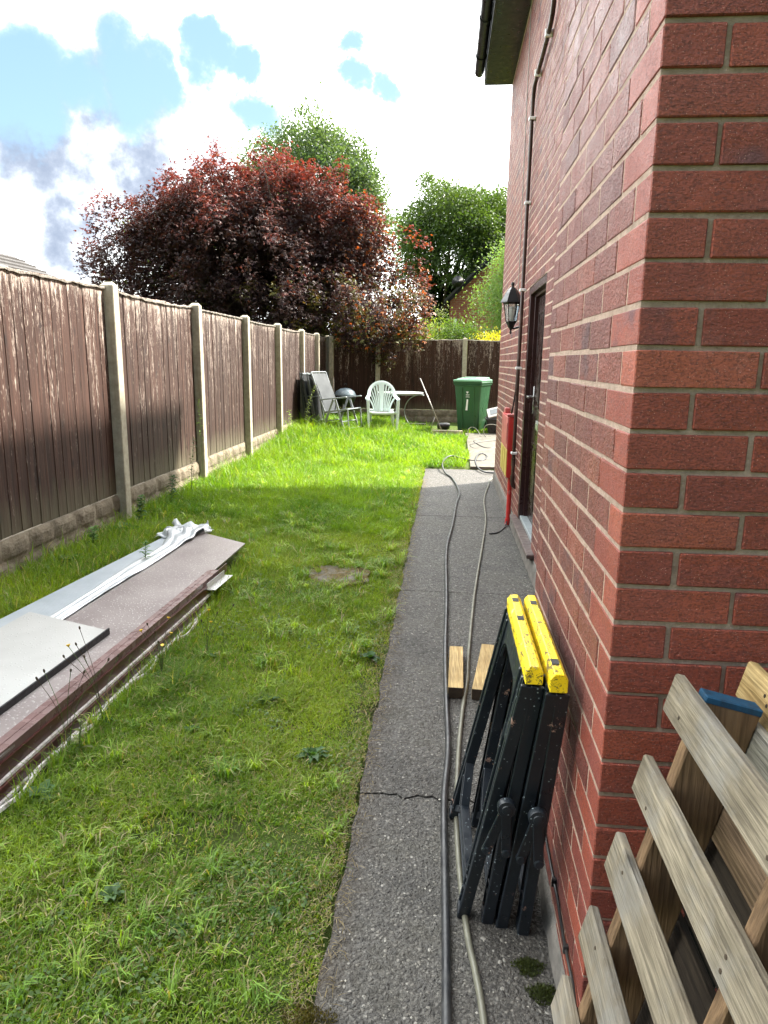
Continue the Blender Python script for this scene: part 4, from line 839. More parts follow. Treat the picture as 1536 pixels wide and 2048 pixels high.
# black pot left of the bin
b = MB(); b.lathe((-.03, 14.6, .285), [(.02, -.13), (.06, -.125), (.068, -.05), (.072, .06), (.06, .12), (.02, .125)], 20, (1, .15, 0)); tag(b.build('plant_pot', M['rubber'], None, 40), 'black rounded pot lying on its side just left of the green bin', 'pot')
rl = thing('timber_rail', 'pale topped low timber edging in front of the green bin', 'timber', (.05, 13.7, .2))
b = MB(); b.box(-.24, .34, 13.62, 13.72, .19, .285, .005, (.5, .5, .5)); b.build('rail', M['rail'], rl)
b = MB(); b.box(-.22, .15, 13.34, 13.615, .13, .215, .01); o_ = b.build('dark_hole_block', M['dark_hole'], rl);  # near-black block standing where the dark hole lies in front of the rail
b = MB(); b.box(-.90, -.40, 14.75, 15.0, .15, .30, .01); b.box(-.92, -.38, 14.73, 14.745, .295, .31, .003); tag(b.build('trough', M['dark_hole']), 'low dark trough on the ground between the table and the aluminium pole', 'trough')

# ------------------------------------------------------------------ white garden chair
def garden_chair():
    o = Vector((-1.205, 13.55, .235)); th = R(9); ux = Vector((math.cos(th), math.sin(th), 0)); uy = Vector((-ux.y, ux.x, 0))   # faces -uy
    root = thing('plastic_chair', 'pale white moulded plastic armchair with slatted fan back on the grass', 'chair', o)
    P = lambda a, b_, c: o + ux * a + uy * b_ + Vector((0, 0, c))
    def backy(z): return .20 + (z - .40) * .26
    b = MB(); b.sheet([[P(x * (.215 + .015 * t), -.22 + t * .44, .405 - .025 * t - .018 * (1 - x * x) * (1 - abs(t - .5)) - (.02 if t == 0 else 0)) for t in np.linspace(0, 1, 10)] for x in np.linspace(-1, 1, 11)], .012); b.build('seat', M['chair_white'], root, smooth=50)
    # rim of the back as an arch flowing into the arms
    arch = []
    for k in range(25):
        a = math.pi * k / 24; x = .245 * math.cos(a); z = .70 + .235 * math.sin(a); arch.append(P(x, backy(z) - .06 * (1 - math.sin(a)) ** 1.5, z))
    pts = [P(.285, -.20, .62), P(.292, -.05, .635), P(.285, .08, .64), P(.268, .14, .66)] + arch + [P(-.268, .14, .66), P(-.285, .08, .64), P(-.292, -.05, .635), P(-.285, -.20, .62)]
    b = MB(); up_ = Vector((0, 0, 1))
    nn = len(pts); rows = []
    for i, p in enumerate(pts):
        d_ = (pts[min(i + 1, nn - 1)] - pts[max(i - 1, 0)]).normalized(); inner = (P(0, .2, .66) - p); inner = (inner - d_ * inner.dot(d_)).normalized(); w_ = d_.cross(inner)
        hw_ = .030; ht = .010; rows.append([p + inner * hw_ + w_ * ht, p + inner * hw_ - w_ * ht, p - inner * hw_ - w_ * ht * 1.4, p - inner * (hw_ + .004), p - inner * hw_ + w_ * ht * 1.4, p + w_ * ht * 1.6])
    rows = [r_ + [r_[0]] for r_ in rows]
    b.sheet(rows); b.build('back_rim_and_arms', M['chair_white'], root, smooth=60)
    def slat(x0_, x1_, z1_, w0, w1, nm):
        b = MB(); g_ = []
        for k in range(9):
            t = k / 8; z = .39 + (z1_ - .39) * t; x = x0_ + (x1_ - x0_) * t ** 1.7; w = w0 + (w1 - w0) * t; y = backy(z) - .015; g_.append([P(x - w, y - .002, z), P(x - w * .3, y - .006, z), P(x + w * .3, y - .006, z), P(x + w, y - .002, z), P(x + w, y + .008, z), P(x - w, y + .008, z), P(x - w, y - .002, z)])
        b.sheet(g_); return b.build(nm, M['chair_white'], root, smooth=40)
    slat(0, 0, .93, .028, .060, 'centre_splat')
    for s_ in (-1, 1):
        slat(s_ * .048, s_ * .105, .915, .009, .016, 'back_slat'); slat(s_ * .072, s_ * .160, .875, .009, .015, 'back_slat'); slat(s_ * .096, s_ * .205, .815, .009, .014, 'back_slat'); slat(s_ * .120, s_ * .232, .745, .010, .014, 'back_slat')
        b = MB(); b.sheet([[P(s_ * (.135 + .10 * t ** 2), backy(.39 + .25 * t) - .02 - k * .0, .39 + .25 * t) if k == 0 else P(s_ * (.165 + .10 * t ** 2), backy(.39 + .25 * t) - .05, .39 + .25 * t) for k in (0, 1)] for t in np.linspace(0, 1, 8)], .01); b.build('back_side', M['chair_white'], root, smooth=60)
    for s_ in (-1, 1):
        for fr_ in (0, 1):
            b = MB(); top = P(s_ * .285, -.20, .615) if fr_ == 0 else P(s_ * .20, .20, .42); bot = P(s_ * .262, -.265, 0) if fr_ == 0 else P(s_ * .235, .31, 0)
            b.bar(top, bot, .055 if fr_ == 0 else .06, .045, ux, .0, w2=.036, t2=.034)
            if fr_ == 0: b.bar(P(s_ * .215, -.215, .395), P(s_ * .262, -.225, .38), .05, .035, uy)
            b.build('leg', M['chair_white'], root, bevel=.006)
    b = MB(); b.sheet([[P(x * .25, -.222, .402), P(x * .25, -.232, .36 - .015 * (1 - x * x))] for x in np.linspace(-1, 1, 9)], .0); mm = b.build('front_apron', M['chair_white'], root, smooth=True); mo = mm.modifiers.new('s', 'SOLIDIFY'); mo.thickness = .006
garden_chair()

# ------------------------------------------------------------------ grey folding recliners
def recliner():
    o = Vector((-1.98, 13.25, .27)); th = R(-20); ux = Vector((math.cos(th), math.sin(th), 0)); uy = Vector((-ux.y, ux.x, 0))   # faces +ux
    root = thing('reclining_chair', 'open grey aluminium reclining chair with mesh fabric facing the white chair', 'chair', o, 'grey garden recliners')
    P = lambda a, b_, c: o + ux * a + uy * b_ + Vector((0, 0, c)); w = .27
    for s_ in (-1, 1):
        y = s_ * w
        for a_, c_4, nm, ww in ((P(.02, y * 1.06, .60), P(-.22, y * 1.06, 0), 'leg', .026), (P(.06, y * 1.06, .60), P(.26, y * 1.06, 0), 'leg', .026)):
            b = MB(); b.bar(a_, c_4, .020, .040, uy, .004); b.build(nm, M['chair_frame'], root)
        b = MB(); b.bar(P(-.27, y * 1.1, .585), P(.30, y * 1.1, .655), .045, .024, uy, .008); b.build('armrest', M['chair_frame'], root)
        b = MB(); b.bar(P(-.46, y, 1.08), P(-.16, y, .34), .020, .030, uy, .004); b.build('back_frame', M['chair_frame'], root)
        b = MB(); b.bar(P(-.17, y, .36), P(.30, y, .43), .020, .032, uy, .004); b.build('seat_frame', M['chair_frame'], root)
        b = MB(); b.bar(P(.30, y * .96, .43), P(.33, y * .96, .06), .018, .024, uy, .003); b.build('footrest_frame', M['chair_frame'], root)
    b = MB(); b.sheet([[P(-.45 + .29 * t + .03 * math.sin(math.pi * t) - .0, y, 1.06 - .70 * t) for y in np.linspace(-w + .012, w - .012, 7)] for t in np.linspace(0, 1, 12)], .006); b.sheet([[P(-.15 + .44 * t, y, .36 + .065 * t - .03 * math.sin(math.pi * t)) for y in np.linspace(-w + .012, w - .012, 7)] for t in np.linspace(0, 1, 8)], .006); b.build('sling_fabric', M['fabric'], root)
    b = MB(); 
    for a_ in ((-.46, 1.085), (.30, .43), (.33, .08)): b.tube([P(a_[0], -w, a_[1]), P(a_[0], w, a_[1])], .012, 8)
    b.tube([P(-.13, -w * 1.05, .20), P(-.13, w * 1.05, .20)], .010, 8); b.tube([P(.19, -w * 1.05, .20), P(.19, w * 1.05, .20)], .010, 8); b.build('cross_bar', M['chair_frame'], root)
recliner()
def folded(label, x0_, y0_, lean, tw):
    root = thing('folded_chair', label, 'chair', (x0_, y0_, .35), 'folded garden chairs against the fence'); ux = Vector((math.sin(tw), math.cos(tw), 0)); side = Vector((ux.y, -ux.x, 0)); zb = gzf(x0_, y0_)
    P = lambda a, d_, h: Vector((x0_, y0_, zb)) + ux * a + side * (-lean * h + d_) + Vector((0, 0, h))
    for a in (-.27, .27):
        for d_ in (0, .04):
            b = MB(); b.bar(P(a, d_, 0.0), P(a, d_ * .4, .98 - d_ * 3), .02, .032, side, .003); b.build('frame_rail', M['dark_frame'], root)
    b = MB(); b.sheet([[P(a, .02, h) for a in np.linspace(-.25, .25, 4)] for h in (.12, .5, .95)], .005); b.build('folded_fabric', M['dark_fabric'], root)
    for h in (.10, .55, .96):
        b = MB(); b.bar(P(-.27, .02, h), P(.27, .02, h), .02, .024, (0, 0, 1), .003); b.build('cross_bar', M['chair_frame'], root)
folded('folded grey garden chair leaning right behind the open recliner', -2.40, 13.35, .14, .12)
folded('folded grey garden chair in the middle of the leaning stack', -2.50, 13.42, .16, .10)
folded('folded grey garden chair at the back of the stack, nearest the fence', -2.62, 13.50, .10, .05)
# kettle barbecue in the corner
kb = thing('kettle_barbecue', 'blue grey kettle barbecue with domed lid in the dark fence corner', 'barbecue', (-2.23, 15.1, .33)); kc = (-2.14, 15.1, -.05)
b = MB(); b.lathe(kc, [(.03, 1.055), (.10, 1.045), (.19, .99), (.235, .91), (.24, .895)], 28); b.build('lid', M['dome'], kb, smooth=True)
b = MB(); b.lathe(kc, [(.02, .66), (.12, .68), (.20, .77), (.235, .87), (.238, .893)], 28); b.build('bowl', M['black_plastic'], kb, smooth=True)
for k in range(3): b = MB(); a = 2.1 * k + .4; b.tube([(kc[0] + .14 * math.cos(a), kc[1] + .14 * math.sin(a), .72), (kc[0] + .25 * math.cos(a), kc[1] + .25 * math.sin(a), .33)], .011, 8); b.build('leg', M['chair_frame'], kb)
b = MB(); b.tube([(kc[0] - .02, kc[1] - .02, 1.052), (kc[0] - .02, kc[1] - .02, 1.09), (kc[0] + .03, kc[1] - .02, 1.09), (kc[0] + .03, kc[1] - .02, 1.052)], .008, 6); b.build('lid_handle', M['black_plastic'], kb)
b = MB(); b.tube([(-2.36, 15.0, .34), (-2.38, 15.02, 1.22)], .012, 8); tag(b.build('garden_stake', M['alu']), 'short grey stake standing upright behind the barbecue lid', 'stake')
# round table
tb = thing('round_table', 'round pale topped garden table with curved metal legs behind the white chair', 'table', (-.93, 14.55, .24)); tc_ = (-.93, 14.55, 0)
b = MB(); b.lathe(tc_, [(.02, .935), (.46, .935), (.475, .942), (.475, .955), (.46, .962), (.02, .962)], 40); b.build('table_top', M['table_glass'], tb, smooth=35)
b = MB(); b.lathe(tc_, [(.44, .915), (.46, .915), (.46, .934), (.44, .934)], 40); b.build('top_ring', M['chair_frame'], tb, smooth=35)
for k in range(3):
    a = R(-20 + 120 * k); b = MB(); pts = []
    for q in range(15):
        p_ = math.pi * (.42 + .85 * q / 14); rr_ = .44 + .34 * math.cos(p_) * 1; pts.append((tc_[0] + rr_ * math.cos(a), tc_[1] + rr_ * math.sin(a), .58 + .34 * math.sin(p_)))
    b.tube(pts, .011, 8); b.build('leg', M['chair_frame'], tb, smooth=True)
b = MB(); b.tube([(-.515, 14.15, 1.25), (-.06, 13.75, .27)], .011, 8); b.tube([(-.20, 13.90, .52), (-.28, 13.9, .27)], .007, 6); tag(b.build('aluminium_pole', M['alu'], None, True), 'thin aluminium pole leaning against the edge of the round table', 'pole')

# ------------------------------------------------------------------ pallets leaning in the near right corner
def pallet(label, base, tilt, yend, length, heights, bw, depth, ys, mat_b, mat_s, back=True, group=None, seed=1, yrot=0, blue=False, top=None):
    """boards run along -y; tilt leans the top towards +x. base = (x, z) of the foot line"""
    r_ = random.Random(seed); ux = Vector((math.sin(tilt), 0, math.cos(tilt))); nx = Vector((math.cos(tilt), 0, -math.sin(tilt))); root = thing('wooden_pallet', label, 'pallet', (base[0], yend - length / 2, 0), group)
    yv = Vector((math.sin(yrot), math.cos(yrot), 0)); B = Vector((base[0], 0, base[1]))
    def P(h, d, y): return B + ux * h + nx * d + yv * (y - yend) + Vector((0, yend, 0))
    for k, h in enumerate(heights):
        b = MB(); e_ = yend + r_.uniform(-.006, .006); w = bw * r_.uniform(.94, 1.06); sk = r_.uniform(-.004, .004)
        b.obox(P(h + sk, .010, e_ - length / 2), ux * w / 2, yv * (length / 2) + ux * sk, nx * .010, .0035, (r_.random(), r_.random(), r_.random()))
        for s_ in ys:
            if s_ < yend - length: continue
            for q in random.sample((-.020, .018, .004), r_.choice((1, 1, 2))): b.lathe(P(h + q + r_.uniform(-.006, .006), -.0009, s_ + r_.uniform(-.014, .014)), [(.0, 0), (.0036, 0), (.0036, .0015)], 8, nx, (.1, .1, .1), 1)
        b.build('deck_board', [top if top and k == 0 else mat_b, M['timber_end']], root)
    for s_ in ys:
        b = MB(); h0, h1 = heights[-1] - bw * .42, heights[0] + (.045 if blue and s_ == ys[0] else bw * .35)
        b.obox(P((h0 + h1) / 2, .0205 + depth / 2, s_), ux * (h1 - h0) / 2, yv * .0165, nx * depth / 2, .003, (r_.random(), r_.random(), r_.random())); so_ = b.build('stringer', mat_s, root)
        if blue and s_ == ys[0]:
            b = MB(); b.obox(P(h1 - .006, .0205 + depth / 2, s_), ux * .0068, yv * .0172, nx * (depth / 2 + .0007), .002); b.build('painted_end', M['blue_wood'], so_)['label'] = 'end grain painted blue'
    if back:
        for k, h in enumerate([heights[0] - .045] + heights[1::2]):
            b = MB(); b.obox(P(h + .0, .021 + depth + .010, yend - length / 2), ux * (.058 if k == 0 else bw / 2), yv * length / 2, nx * .010, .0035, (r_.random(), r_.random(), r_.random())); b.build('base_board', M['pallet_grey'] if k == 0 else M['pallet_brown'], root)
    return root, P, ux, nx, yv
hs = [.990, .815, .640, .465, .290, .115]
tilt_ = math.atan2(.2294, .9733)
# foot line: x at z=0 of the plane n.x = c
pallet('weathered pallet standing on its edge at the brick corner, the nearest one', (.5558569 / .973338 - 1.56 * .2294 / .9733 + .0, .005), tilt_, 1.262, 1.12, hs, .082, .098, [1.175, .83, .47, .20], M['pallet'], M['stringer'], True, 'wooden pallets stacked at the corner', 4, blue=True)
pallet('wooden pallet with one clean tan board on top, leaning behind the weathered pallet, its added lower boards coloured as the dark void', (.345, .005), tilt_, 1.295, 1.05, [1.0, .885, .79, .695, .60, .505, .41, .315, .22, .125], .080, .09, [1.2, .80, .35], M['pallet_void'], M['pallet_void'], False, 'wooden pallets stacked at the corner', 15, top=M['timber'])  # close-set lower boards are added to fill the shaded void with near-black

# ------------------------------------------------------------------ foliage tools
def unit(v): return v / np.maximum(1e-9, np.linalg.norm(v, axis=-1, keepdims=True))
def leaf_quads(C, D, Nn, Ln, Wd):
    """one kite-shaped leaf per centre: D direction, Nn a rough normal; returns verts, faces"""
    S_ = unit(np.cross(D, Nn)); U = unit(np.cross(S_, D)); n = len(C)
    a = C; b = C + D * (Ln * .45)[:, None] + S_ * (Wd * .5)[:, None] + U * (Ln * .06)[:, None]; c = C + D * Ln[:, None] - U * (Ln * .10)[:, None]; d = C + D * (Ln * .45)[:, None] - S_ * (Wd * .5)[:, None] + U * (Ln * .06)[:, None]
    V = np.stack([a, b, c, d], 1).reshape(-1, 3); return V, np.arange(n * 4).reshape(n, 4)
def palmate(C, D, Nn, size, lobes=3, wd=.30):
    """feathery palmate leaf: several narrow kites fanned from one point"""
    S_ = unit(np.cross(D, Nn)); Vs = []; Fs = []; k = 0; o = 0
    for l in range(lobes):
        a = (l - (lobes - 1) / 2) * .75; d2 = unit(D * math.cos(a) + S_ * math.sin(a)); V, F2 = leaf_quads(C, d2, Nn, size * (1 - .18 * abs(l - (lobes - 1) / 2)), size * wd); Vs.append(V); Fs.append(F2 + o); o += len(V)
    return np.concatenate(Vs), np.concatenate(Fs)
def crown_points(n_cl, per, ctr, rad, rg, lump=.35, cut=-1, shell=.55, spread=.35, seed=0, droop=.2, gap=.0):
    """leaf positions in clusters through an uneven ellipsoid. Returns positions, cluster normals, height 0..1, radius 0..1"""
    d = unit(rg.normal(size=(n_cl, 3))); d[:, 2] = np.where(d[:, 2] < cut, -d[:, 2] * .5, d[:, 2]); d = unit(d)
    lum = 1 + lump * (np.sin(d[:, 0] * 5 + seed) * np.sin(d[:, 1] * 4 + seed * 2) * .5 + np.sin(d[:, 2] * 7 + d[:, 0] * 6 + seed) * .35 + rg.normal(size=n_cl) * .16)
    rr = shell + (1 - shell) * rg.random(n_cl) ** .6; p = d * (rr * lum)[:, None] * np.array(rad) + np.array(ctr)
    sz = spread * (.6 + .8 * rg.random(n_cl)); k = np.repeat(np.arange(n_cl), per); q = rg.normal(size=(len(k), 3)) * sz[k][:, None] * np.array([1, 1, .55]); q[:, 2] -= droop * np.linalg.norm(q[:, :2], axis=1)
    return p[k] + q, d[k], rr[k], k
def limb_tree(trunk_xy, z0, ctr, rad, mat, root, rg, n=16, r0=.14, nm='trunk', base_r=None):
    b = MB(); x, y = trunk_xy; fork = Vector((x, y, z0 + (ctr[2] - rad[2] - z0) * .8 + .35 * rad[2] * .3)); b.tube(smoothpts([(x, y, z0), (x + .05, y, (z0 + fork.z) / 2), fork], 3), [r0 * 1.25 - r0 * .5 * i / 6 for i in range(7)], 9)
    for i in range(n):
        d = unit(rg.normal(size=3)); d[2] = abs(d[2]) * .9 - .1; e_ = Vector(ctr) + Vector(d * np.array(rad) * .88); m_ = fork.lerp(e_, .45) + Vector(rg.normal(size=3) * .12 * rad[0] / 2); pts = smoothpts([fork - Vector((0, 0, .2)), m_, e_], 4)
        b.tube(pts, [r0 * .5 * (1 - .88 * k / (len(pts) - 1)) for k in range(len(pts))], 6)
        for q in range(3):
            f_ = m_.lerp(e_, rg.random()); g_ = f_ + Vector(rg.normal(size=3) * rad[0] * .22); b.tube([f_, (f_ + g_) / 2 + Vector(rg.normal(size=3) * .05), g_], [r0 * .14, r0 * .08, r0 * .03], 5)
    return b.build(nm, mat, root, smooth=True)
def mixc(a, b, t): a = np.array(a); b = np.array(b); return a * (1 - t[:, None]) + b * t[:, None]
def tree(name, label, cat, trunk, z0, ctr, rad, n_cl, per, lf, cols, seed, group=None, spread=.35, lump=.35, cut=-.35, shell=.5, r0=.14, droop=.15, width=.5, limbs=14, mat='leaf'):
    rg = np.random.default_rng(seed); root = thing(name, label, cat, (trunk[0], trunk[1], z0), group); limb_tree(trunk, z0, ctr, rad, M['bark'], root, rg, limbs, r0)
    p, d, rr, k = crown_points(n_cl, per, ctr, rad, rg, lump, cut, shell, spread, seed, droop); n = len(p)
    D = unit(rg.normal(size=(n, 3)) + d * .7 + np.array([0, 0, -.35])); Nn = unit(rg.normal(size=(n, 3)) * .6 + np.array([0, 0, 1.0])); sz = lf * (.6 + .8 * rg.random(n))
    V, F2 = leaf_quads(p, D, Nn, sz, sz * width); ct = rg.random(n_cl)[k]; t = np.clip(ct * .6 + rg.random(n) * .4, 0, 1); c = mixc(cols[0], cols[1], t)
    npmesh('crown', V, F2, M[mat], root, c); return root

# ------------------------------------------------------------------ red Japanese maple behind the fence
rg = np.random.default_rng(5); mc, mr_ = (-5.15, 18.9, 2.80), (4.0, 3.0, 3.40)
lone = None
root = thing('japanese_maple', 'broad dark purple maple with red new growth on top overhanging the fence corner', 'tree', (-5.0, 18.8, 0))
limb_tree((-5.0, 18.8), 0, mc, mr_, M['bark'], root, rg, 26, .15)
n_cl, per = 5600, 31
d = unit(rg.normal(size=(n_cl, 3))); d[:, 2] = np.where(d[:, 2] < -.5, -d[:, 2], d[:, 2]); d = unit(d)
az = np.arctan2(d[:, 1], d[:, 0])
lum = 1 + .08 * np.sin(az * 5 + d[:, 2] * 6) + .05 * np.sin(az * 11 + 2) + .06 * np.clip(rg.normal(size=n_cl), -2, 2)
sq = np.where(d[:, 2] > 0, 1.0, 1.0); rr = .55 + .45 * rg.random(n_cl) ** .6
rr = np.where(rg.random(n_cl) < .16, .2 + .35 * rg.random(n_cl), rr)
sprout = rg.random(n_cl) < .07; rr = np.where(sprout, rr * 1.05 + .03, rr)
P0 = d * (rr * lum)[:, None] * np.array(mr_) + np.array(mc)
# drooping skirt that hangs over the corner of the garden
ns = 190; sk = np.stack([-2.55 + 2.0 * rg.random(ns), 16.05 + 1.3 * rg.random(ns), 2.35 + 1.1 * rg.random(ns) ** 1.5 - .55 * rg.random(ns) ** 3 * 1], 1); sk[:, 2] -= .42 * np.exp(-((sk[:, 0] + 1.62) / .35) ** 2)
P0 = np.concatenate([P0, sk]); d = np.concatenate([d, np.tile([0.2, -.9, -.3], (ns, 1))]); rr = np.concatenate([rr, np.full(ns, .95)]); n_cl += ns
ok = ~((P0[:, 0] > FX - .25) & (P0[:, 1] < 17.0) & (P0[:, 2] < 2.2) ) | (np.arange(n_cl) >= n_cl - ns); P0 = P0[ok]; d = d[ok]; rr = rr[ok]; n_cl = len(P0)
k = np.repeat(np.arange(n_cl), per); n = len(k); out_ = unit(d * np.array([1, 1, .35]) + rg.normal(size=(n_cl, 3)) * .25)
t_ = rg.random(n); p = P0[k] + out_[k] * (t_ * .32)[:, None] + rg.normal(size=(n, 3)) * .085; p[:, 2] -= .20 * t_ ** 2
D = unit(out_[k] * .9 + rg.normal(size=(n, 3)) * .6 + np.array([0, 0, -.55])); Nn = unit(rg.normal(size=(n, 3)) * .45 + np.array([0, 0, 1.0])); sz = .080 * (.65 + .7 * rg.random(n))
V, F2 = palmate(p, D, Nn, sz, 3, .34)
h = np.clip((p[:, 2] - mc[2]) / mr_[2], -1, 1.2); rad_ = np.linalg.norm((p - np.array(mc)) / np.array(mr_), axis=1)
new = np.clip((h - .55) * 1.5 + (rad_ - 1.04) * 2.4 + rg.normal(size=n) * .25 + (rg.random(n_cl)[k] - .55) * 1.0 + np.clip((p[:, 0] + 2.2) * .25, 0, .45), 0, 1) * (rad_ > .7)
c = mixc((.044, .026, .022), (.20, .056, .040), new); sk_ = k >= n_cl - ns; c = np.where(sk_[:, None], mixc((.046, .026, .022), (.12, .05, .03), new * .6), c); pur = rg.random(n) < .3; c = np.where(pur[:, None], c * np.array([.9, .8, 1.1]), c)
grn = (rg.random(n_cl)[k] < np.clip(.16 + (p[:, 0] + 3.2) * .10 - h * .25, .03, .6)) & (h < .25); c = np.where(grn[:, None], np.array([.085, .085, .018]) * (.7 + .7 * rg.random(n))[:, None], c)
ora = (rg.random(n) < np.clip((p[:, 0] + 3.0) * .08, 0, .25)); c = np.where(ora[:, None], np.array([.30, .10, .02]), c)
# palmate() stacks lobe by lobe
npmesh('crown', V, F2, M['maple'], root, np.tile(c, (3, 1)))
rgt = np.random.default_rng(3); b = MB()
for i in range(160):
    q = P0[rgt.integers(0, n_cl)]; s_ = Vector(q); e_ = s_.lerp(Vector(mc), .45) + Vector(rgt.normal(size=3) * .25); b.tube([s_, (s_ + e_) / 2 + Vector(rgt.normal(size=3) * .08), e_], [.004, .009, .014], 5)
b.build('twigs', M['bark'], root)

# ------------------------------------------------------------------ trees, shrubs and houses beyond the fences
tree('grey_green_tree', 'tall grey green tree rising behind the red maple', 'tree', (-5.3, 29.5), 0, (-5.3, 29.5, 6.9), (2.85, 2.4, 4.0), 1500, 62, .115, ((.060, .105, .060), (.105, .155, .095)), 21, 'trees beyond the far fence', .30, .28, -.6, .55, .2)
tree('grey_green_tree', 'low green tree showing just above the left shoulder of the red maple', 'tree', (-7.4, 23.0), 0, (-7.2, 23.0, 4.5), (2.3, 1.8, 2.05), 300, 40, .12, ((.06, .11, .025), (.11, .17, .05)), 22, 'trees beyond the far fence', .34, .4, -.5, .45, .15)
tree('broad_dark_tree', 'large dark green tree with ivy clad stems behind the neighbouring house', 'tree', (-.6, 36.5), 0, (.25, 36.5, 6.8), (3.15, 3.0, 3.35), 1500, 56, .12, ((.040, .080, .024), (.080, .125, .035)), 23, 'trees beyond the far fence', .32, .25, -.5, .5, .28, limbs=20)
root = bpy.data.objects['broad_dark_tree']; rg = np.random.default_rng(31)
for sx, sy_, lean in ((-1.15, 35.2, .1), (-.60, 35.3, -.15), (-.10, 35.4, .25)):
    b = MB(); b.tube(smoothpts([(sx, sy_, 0), (sx + lean * .5, sy_, 2.4), (sx + lean, sy_, 5.4)], 4), [.16 - .011 * i for i in range(9)], 8); b.build('stem', M['bark'], root, smooth=True)
    n = 2600; h = rg.random(n) * 5.6; a = rg.random(n) * 6.28; r_ = .17 + .17 * rg.random(n) * (1 + .8 * np.sin(h * 3 + sx)); p = np.stack([sx + lean * h / 5.4 + r_ * np.cos(a), sy_ + r_ * np.sin(a), h], 1)
    V, F2 = leaf_quads(p, unit(rg.normal(size=(n, 3)) + np.array([0, -.3, -.4])), unit(rg.normal(size=(n, 3))), .12 + .08 * rg.random(n), .10 + .05 * rg.random(n)); npmesh('ivy', V, F2, M['leaf'], root, mixc((.02, .05, .012), (.05, .09, .02), rg.random(n)))
tree('sunlit_shade_tree', 'dark tree crown half hidden to the right of the large dark tree', 'tree', (3.3, 40), 0, (3.2, 40, 6.9), (2.3, 2.2, 3.2), 420, 44, .18, ((.045, .095, .02), (.10, .16, .035)), 24, 'trees beyond the far fence', .46, .35, -.5, .5, .2)
tree('light_green_tree', 'bright light green tree leaning in beside the house wall', 'tree', (2.9, 23.2), 0, (2.85, 23.2, 3.3), (1.60, 1.6, 2.2), 1300, 60, .085, ((.10, .18, .06), (.19, .29, .12)), 25, 'trees beyond the far fence', .28, .42, -.8, .45, .12, width=.38)
def shrub(name, label, ctr, rad, n_cl, per, lf, cols, seed, spread=.16, width=.45, group='shrubs behind the far fence', mat='leaf'):
    rg = np.random.default_rng(seed); root = thing(name, label, 'shrub', (ctr[0], ctr[1], .2), group); b = MB()
    for i in range(14):
        e_ = Vector(ctr) + Vector(unit(rg.normal(size=3)) * np.array(rad) * .8); b.tube([(ctr[0] + rg.normal() * .06, ctr[1] + rg.normal() * .06, .1), (Vector((ctr[0], ctr[1], .1)) + e_) / 2 + Vector(rg.normal(size=3) * .1), e_], [.018, .012, .004], 5)
    b.build('stems', M['bark'], root); p, d, rr, k = crown_points(n_cl, per, ctr, rad, rg, .4, -.7, .4, spread, seed, .05); n = len(p)
    V, F2 = leaf_quads(p, unit(rg.normal(size=(n, 3)) + d + np.array([0, 0, .4])), unit(rg.normal(size=(n, 3)) * .7 + np.array([0, 0, 1.])), lf * (.6 + .8 * rg.random(n)), lf * width * (.6 + .8 * rg.random(n)))
    npmesh('foliage', V, F2, M[mat], root, mixc(cols[0], cols[1], np.clip(rg.random(n_cl)[k] * .5 + rg.random(n) * .5, 0, 1))); return root
shrub('yellow_green_shrub', 'yellow green shrub beside the maple, growing taller than the far fence', (-.95, 18.9, 1.85), (.80, .5, .95), 170, 40, .07, ((.12, .19, .03), (.24, .30, .05)), 41)
shrub('dark_green_shrub', 'dull green rounded shrub just over the far fence in front of the brick gable', (.28, 19.0, 1.95), (.75, .5, .72), 150, 44, .06, ((.05, .10, .025), (.10, .165, .04)), 42)
shrub('golden_shrub', 'bright golden yellow shrub just over the far fence beside the house wall', (1.0, 18.3, 1.80), (.42, .4, .50), 80, 40, .055, ((.36, .33, .02), (.62, .52, .05)), 43, .10)
shrub('under_maple_shrub', 'bright lime green shrub half hidden under the maple beyond the fence corner', (-2.9, 19.6, 1.9), (1.3, .5, .8), 150, 40, .07, ((.13, .20, .03), (.26, .33, .05)), 44)
shrub('silver_shrub', 'pale grey green feathery shrub between the maple and the brick gable', (-.35, 20.6, 2.0), (.5, .4, .85), 70, 34, .07, ((.16, .20, .16), (.30, .34, .28)), 45, .14, .25)
# strappy plant
root = thing('strappy_plant', 'clump of long arching strap leaves fanning over the far fence under the maple edge', 'plant', (-1.15, 17.5, .3)); rg = np.random.default_rng(6); b = MB()
for i in range(46):
    a = rg.random() * 3.3 - .1; L_ = 1.4 + .8 * rg.random(); o = Vector((-1.15 + rg.normal() * .06, 17.4 + rg.normal() * .06, .6)); dx_ = math.cos(a) * L_ * .55; g_ = []
    for q in range(9):
        t = q / 8; c = o + Vector((dx_ * t, rg.normal() * .0 + .2 * math.sin(i) * t, 1.75 * t * L_ * .62 - .55 * t * t * L_ * .6)); w = .018 * (1 - t ** 3) + .002; g_.append([c - Vector((0, w * .3, w)), c + Vector((0, w * .3, w))])
    col = (.15 + .1 * rg.random(), .25 + .08 * rg.random(), .04); b.sheet(g_, 0, col)
b.build('leaves', M['leaf'], root)
